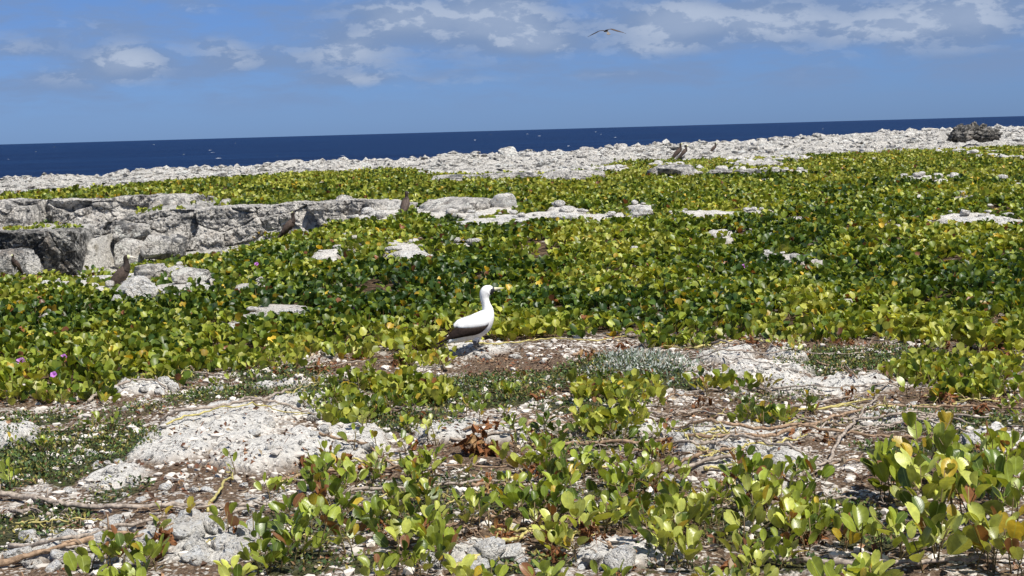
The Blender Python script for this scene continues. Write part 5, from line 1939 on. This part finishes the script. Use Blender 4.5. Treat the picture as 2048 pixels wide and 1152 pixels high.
def masked_booby():
    k = 1 / 4.43 / (FPX / 12.1)
    p = GG(953, 698)
    k = p[1] / FPX / 4.43
    r = bpy.data.objects.new('white_booby', None)
    COL.objects.link(r)
    r.location = (p[0], p[1], p[2] + .004)
    tag(r, 'white seabird with black face and dark wing edges standing on a pale slab', 'seabird')
    c = lambda x, z: ((x - 680) * k, (715 - z) * k)
    st = []
    for (x, z, rr, w) in [(408, 655, 6, 16), (450, 640, 24, 42), (520, 606, 58, 74), (590, 566, 88, 98), (660, 528, 108, 112), (722, 486, 112, 112), (768, 432, 88, 96), (789, 376, 58, 66), (778, 322, 41, 45),
                          (766, 268, 41, 41), (769, 226, 50, 45), (786, 196, 50, 46), (812, 184, 38, 36), (838, 184, 24, 24)]:
        X, Z = c(x, z)
        st.append((X, Z, rr * k * .95, w * k * .95))
    mk('body', loft(st, 24, 5), 'white_f', r)
    SS = np.array(st)

    def yf(x, z):
        # half thickness of the body next to (x, z)
        d = np.hypot(SS[:8, 0] - x, SS[:8, 1] - z)
        i = int(np.argmin(d))
        w = SS[i, 3]
        # blend neighbours
        ww = np.exp(-(d / .045) ** 2)
        w = float((SS[:8, 3] * ww).sum() / (ww.sum() + 1e-9))
        rr = float((SS[:8, 2] * ww).sum() / (ww.sum() + 1e-9))
        cx = float((SS[:8, 0] * ww).sum() / (ww.sum() + 1e-9))
        cz = float((SS[:8, 1] * ww).sum() / (ww.sum() + 1e-9))
        q = min(1.0, math.hypot(x - cx, z - cz) / (rr * 1.12))
        return w * math.sqrt(max(0.03, 1 - q * q)) + .004
    for sd in (1, -1):
        up = [c(*q) for q in ((806, 440), (760, 408), (680, 410), (590, 428), (520, 452), (480, 492))]
        lo = [c(*q) for q in ((800, 486), (764, 506), (690, 516), (600, 520), (530, 520), (488, 522))]
        w = mk('wing', shell((up, lo), yf, .009, sd), 'white_f', r)
        up = [c(*q) for q in ((792, 484), (750, 502), (680, 510), (590, 516), (520, 514), (470, 545), (420, 606), (352, 660))]
        lo = [c(*q) for q in ((790, 500), (740, 552), (680, 578), (600, 590), (530, 602), (470, 616), (410, 634), (345, 664))]
        mk('flight_feathers', shell((up, lo), lambda x, z: yf(x, z) + .003, .006, sd), 'dark_f', w)
        # single primaries showing under the band
        for j in range(4):
            a = [c(*q) for q in ((640 - j * 40, 572 + j * 4), (540 - j * 30, 592 + j * 4), (430 - j * 20, 618 + j * 6), (360 - j * 14, 650 + j * 4))]
            b = [c(x, z + 10) for x, z in ((640 - j * 40, 572 + j * 4), (540 - j * 30, 592 + j * 4), (430 - j * 20, 618 + j * 6), (360 - j * 14, 650 + j * 4))]
            mk('primary_feather', shell((a, b), lambda x, z: yf(x, z) + .001 + .001 * j, .002, sd), 'dark_f', w)
    # tail: a fan of pointed feathers
    for j in range(6):
        y0 = (j - 2.5) * .010
        a0, a1 = c(440, 628), c(284 + abs(j - 2.5) * 12, 716)
        b0 = c(430, 650)
        L = [(a0[0], y0 * .6 - .012, a0[1]), (a0[0], y0 * .6 + .012, a0[1]), ((a0[0] + a1[0]) / 2, y0 * 1.1 + .013, (a0[1] + a1[1]) / 2), (a1[0], y0 * 1.5, a1[1]), ((a0[0] + a1[0]) / 2, y0 * 1.1 - .013, (a0[1] + a1[1]) / 2)]
        V = [*L, *[(q[0], q[1], q[2] - .006) for q in L]]
        F = [(0, 1, 2, 4), (4, 2, 3), (5, 9, 7, 6), (9, 8, 7), (0, 4, 9, 5), (4, 3, 8, 9), (3, 2, 7, 8), (2, 1, 6, 7), (1, 0, 5, 6)]
        mk('tail_feather', (V, F), 'dark_f', r, False)
    # black facial skin round the base of the bill
    m0, m1 = c(824, 190), c(852, 184)
    st = [(*c(822, 196), 29 * k, 30 * k), (*c(832, 192), 30 * k, 29 * k), (*c(846, 187), 24 * k, 23 * k), (*c(856, 185), 18 * k, 16 * k)]
    mk('face_mask', loft(st, 18, 3), 'mask', r)
    st = [(*c(812, 224), 10 * k, 22 * k), (*c(824, 216), 15 * k, 22 * k), (*c(838, 206), 15 * k, 18 * k)]
    mk('throat_patch', loft(st, 14, 3), 'mask', r)
    b0, b1 = c(846, 186), c(942, 176)
    bl = mk('bill', cone_bill(b0[0], b0[1], b1[0], b1[1], 19 * k, 14 * k, 2 * k), 'bill', r)
    for sd in (1, -1):
        mk('eye', ball(c(828, 178)[0], -sd * 27 * k, c(828, 178)[1], 5.5 * k), 'bill', r)
        # legs under the belly
    for sd, dx in ((1, 0), (-1, .018)):
        x0 = c(668, 640)
        v1 = tube_arrays([(x0[0] + dx, -sd * .03, x0[1]), (x0[0] + dx, -sd * .032, x0[1] - .03), (x0[0] + .012 + dx, -sd * .034, .004)], [.022, .012, .010], 8)
        lg = mk('leg', v1, 'foot', r)
        mk('webbed_foot', webfoot(x0[0] + .010 + dx, -sd * .036, .085, .065), 'foot', lg, False)
        st = [(*c(672, 610), 40 * k, 26 * k), (*c(674, 640), 26 * k, 20 * k), (*c(676, 660), 12 * k, 11 * k)]
        V, F = loft(st, 12, 3)
        V[:, 1] += -sd * .03
        V[:, 0] += dx
        mk('thigh_feathers', (V, F), 'white_f', r)
    r.scale = (.90, .90, 1)
    r.scale = (1, 1, 1)


masked_booby()


def brown_booby(u, v, H, face, label, lean=.9, head='up', yaw=0.0, bill='bill2', belly='brown_f', sc_px=None, cat='seabird', dist=None):
    """upright brown seabird; unit profile: x forward, z up, height about 1; scaled so that it stands H pixels tall at its distance"""
    if dist:
        d = dist
        ray = ray_dir(u, v)
        p = np.array([ray[0] / ray[1] * d, d, CAM[2] + ray[2] / ray[1] * d])
    else:
        p = GG(u, v)
    s = H * p[1] / FPX
    r = bpy.data.objects.new('brown_booby', None)
    COL.objects.link(r)
    r.location = p
    r.rotation_euler = (0, 0, (0 if face > 0 else math.pi) + yaw)
    tag(r, label, cat)
    # spine from tail root to head
    st = [(-.46, -.10, .02, .035), (-.38, .00, .055, .07), (-.27, .14, .105, .12), (-.14, .28, .145, .15), (-.01, .42, .155, .155), (.09, .55, .125, .13), (.14, .65, .085, .09), (.145, .74, .062, .065),
          (.135, .82, .060, .060), (.145, .885, .068, .062), (.185, .915, .058, .055), (.225, .918, .036, .036)]
    st = [(a * s, b * s + .06 * s, c_ * s * 1.18, w * s * 1.15) for a, b, c_, w in st]
    V, F = loft(st, 18, 4)
    body = mk('body', (V, F), 'brown_f', r)
    # darker head and neck sleeve
    st2 = [(a, b, c_ * 1.03 + .001, w * 1.03 + .001) for a, b, c_, w in st[5:]]
    mk('neck', loft(st2, 18, 4), 'neck_f', r)
    SS = np.array(st)

    def yf(x, z):
        d = np.hypot(SS[:7, 0] - x, SS[:7, 1] - z)
        ww = np.exp(-(d / (.10 * s)) ** 2) + 1e-9
        t = ww.sum()
        w, rr, cx, cz = [float((SS[:7, j] * ww).sum() / t) for j in (3, 2, 0, 1)]
        q = min(1.0, math.hypot(x - cx, z - cz) / (rr * 1.15))
        return w * math.sqrt(max(.03, 1 - q * q)) + .006 * s
    for sd in (1, -1):
        up = [(.06, .66), (-.06, .60), (-.20, .46), (-.33, .28), (-.45, .08), (-.58, -.10)]
        lo = [(.12, .52), (.10, .38), (-.02, .26), (-.16, .14), (-.34, .02), (-.56, -.12)]
        w = mk('wing', shell(([(a * s, b * s + .06 * s) for a, b in up], [(a * s, b * s + .06 * s) for a, b in lo]), yf, .018 * s, sd), 'brown_f', r)
        for j in range(3):
            a = [(-.10 - .08 * j, .30 - .06 * j), (-.28 - .05 * j, .16 - .05 * j), (-.44 - .03 * j, .0 - .03 * j), (-.58 - .02 * j, -.12)]
            mk('primary_feather', shell(([(q[0] * s, q[1] * s + .06 * s) for q in a], [(q[0] * s + .01 * s, q[1] * s + .025 * s) for q in a]), lambda x, z: yf(x, z) + .016 * s, .004 * s, sd), 'neck_f', w)
    for j in range(5):
        y0 = (j - 2) * .022 * s
        a0, a1 = np.array([-.42, .02]) * s, np.array([-.66 + .02 * abs(j - 2), -.28]) * s
        L = [(a0[0], y0 - .02 * s, a0[1]), (a0[0], y0 + .02 * s, a0[1]), ((a0[0] + a1[0]) / 2, y0 * 1.2 + .022 * s, (a0[1] + a1[1]) / 2), (a1[0], y0 * 1.4, a1[1]), ((a0[0] + a1[0]) / 2, y0 * 1.2 - .022 * s, (a0[1] + a1[1]) / 2)]
        V = [*L, *[(q[0] + .008 * s, q[1], q[2] - .010 * s) for q in L]]
        F = [(0, 1, 2, 4), (4, 2, 3), (5, 9, 7, 6), (9, 8, 7), (0, 4, 9, 5), (4, 3, 8, 9), (3, 2, 7, 8), (2, 1, 6, 7), (1, 0, 5, 6)]
        mk('tail_feather', (V, F), 'neck_f', r, False)
    z0 = .978 * s
    hp = []
    hp.append(mk('bare_face', loft([(.165 * s, .972 * s, .070 * s, .066 * s), (.205 * s, .974 * s, .068 * s, .062 * s), (.25 * s, .975 * s, .048 * s, .042 * s)], 14, 3), 'bare', r))
    hp.append(mk('bill', cone_bill(.24 * s, .974 * s, .45 * s, .945 * s, .046 * s, .036 * s, .016 * s), bill, r))
    for sd in (1, -1):
        hp.append(mk('eye', ball(.205 * s, -sd * .046 * s, .985 * s, .011 * s), 'eye', r))
    if head == 'back':          # the head looks back over the shoulder
        for o in hp:
            o.scale = (-1, 1, 1)
            o.location = (.33 * s, 0, 0)
    if belly != 'brown_f':
        mk('belly', loft([(-.20 * s, .16 * s, .09 * s, .11 * s), (-.05 * s, .30 * s, .135 * s, .14 * s), (.08 * s, .42 * s, .12 * s, .125 * s), (.13 * s, .52 * s, .07 * s, .09 * s)], 16, 3), belly, r)
    for sd in (1, -1):
        v1 = tube_arrays([(-.02 * s, -sd * .06 * s, .30 * s), (-.01 * s, -sd * .065 * s, .12 * s), (.0, -sd * .07 * s, .005 * s)], [.06 * s, .025 * s, .018 * s], 8)
        lg = mk('leg', v1, 'foot', r)
        mk('webbed_foot', webfoot(.0, -sd * .07 * s, .13 * s, .10 * s), 'foot', lg, False)
    return r, s


# the boobies on the rocks
b1, s1 = brown_booby(246, 582, 70, 1, 'brown booby with pale bill standing on the large white boulder', dist=16.7)
b2, s2 = brown_booby(581, 473, 48, 1, 'brown booby looking back to the left before the long grey wall', dist=23.4, head='back')
b3, s3 = brown_booby(812, 428, 44, 1, 'slim brown booby seen from behind beside the pierced outcrop', dist=23.9, yaw=1.25)
b4, s4 = brown_booby(31, 543, 34, -1, 'small brown booby half hidden at the foot of the dark block', dist=21.4, yaw=1.15)
brown_booby(1357, 318, 30, 1, 'distant pale bellied booby on the left of a pair on the shore', belly='white_f')
brown_booby(1369, 316, 25, 1, 'distant pale bellied booby on the right of a pair on the shore', belly='white_f')
brown_booby(1428, 306, 20, 1, 'distant booby alone on the pale shelf below the pinkish boulder', belly='white_f')


def flying_bird():
    d = 52.0
    ray = ray_dir(1212, 62)
    r = bpy.data.objects.new('flying_booby', None)
    COL.objects.link(r)
    r.location = (ray[0] / ray[1] * d, d, CAM[2] + ray[2] / ray[1] * d)
    tag(r, 'dark seabird gliding on bowed wings high over the sea', 'seabird')
    s = d / FPX / 9.31       # metres for one pixel of the enlarged picture
    c = lambda x, z: ((x - 1035) * s, (375 - z) * s)
    # body: flies towards the viewer's left-back; seen nearly end on
    st = [(-.34, 0, .012, .02), (-.24, 0, .04, .045), (-.08, .0, .062, .066), (.08, .01, .058, .06), (.2, .02, .035, .038), (.27, .03, .034, .034), (.31, .03, .02, .02)]
    V, F = loft(st, 14, 4)
    body = mk('body', (V, F), 'neck_f', r)
    body.rotation_euler = (0, math.radians(4), math.radians(100))
    body.scale = (.9, .62, .62)
    tl = mk('tail', ([(-.0, -.03, 0), (-.0, .03, 0), (-.18, .07, -.01), (-.21, 0, -.01), (-.18, -.07, -.01), (0, -.03, -.01), (0, .03, -.01), (-.18, .07, -.02), (-.21, 0, -.02), (-.18, -.07, -.02)],
                     [(0, 1, 2, 3, 4), (9, 8, 7, 6, 5), (0, 4, 9, 5), (4, 3, 8, 9), (3, 2, 7, 8), (2, 1, 6, 7), (1, 0, 5, 6)]), 'foot', r, False)
    tl.location = (.04, -.24, -.03)
    tl.rotation_euler = (0, math.radians(-35), math.radians(100))
    bl = mk('bill', cone_bill(.30, .03, .42, .02, .018, .016, .004), 'bill', r)
    bl.rotation_euler = body.rotation_euler
    bl.scale = body.scale
    for name, top, bot in (('wing', [(1015, 362), (960, 358), (900, 368), (850, 392), (780, 425), (690, 478)], [(1015, 385), (960, 378), (905, 385), (855, 412), (790, 440), (690, 480)]),
                           ('wing', [(1045, 352), (1100, 338), (1150, 337), (1220, 360), (1310, 395), (1395, 435)], [(1045, 372), (1100, 356), (1160, 375), (1230, 398), (1320, 418), (1395, 437)])):
        t = catmull(np.array([c(*q) for q in top]), 5)
        b = catmull(np.array([c(*q) for q in bot]), 5)
        n = len(t)
        V, F = [], []
        for i in range(n):
            f = i / (n - 1)
            ch = .20 * (1 - f) ** .6 + .02
            sweep = .12 * f + (0.05 if f < .5 else .05)
            V += [(t[i][0], -sweep + ch * .5, t[i][1]), (t[i][0] * .5 + b[i][0] * .5, -sweep + .0, t[i][1] * .6 + b[i][1] * .4 + .012 * (1 - f)), (b[i][0], -sweep - ch * .6, b[i][1]),
                  (t[i][0] * .5 + b[i][0] * .5, -sweep, t[i][1] * .5 + b[i][1] * .5 - .008)]
        for i in range(n - 1):
            for k in range(4):
                F.append((i * 4 + k, i * 4 + (k + 1) % 4, (i + 1) * 4 + (k + 1) % 4, (i + 1) * 4 + k))
        F += [(0, 1, 2, 3), tuple((n - 1) * 4 + k for k in (3, 2, 1, 0))]
        mk(name, (V, F), 'neck_f' if top[0][0] < 1030 else 'brown_f', r)


flying_bird()
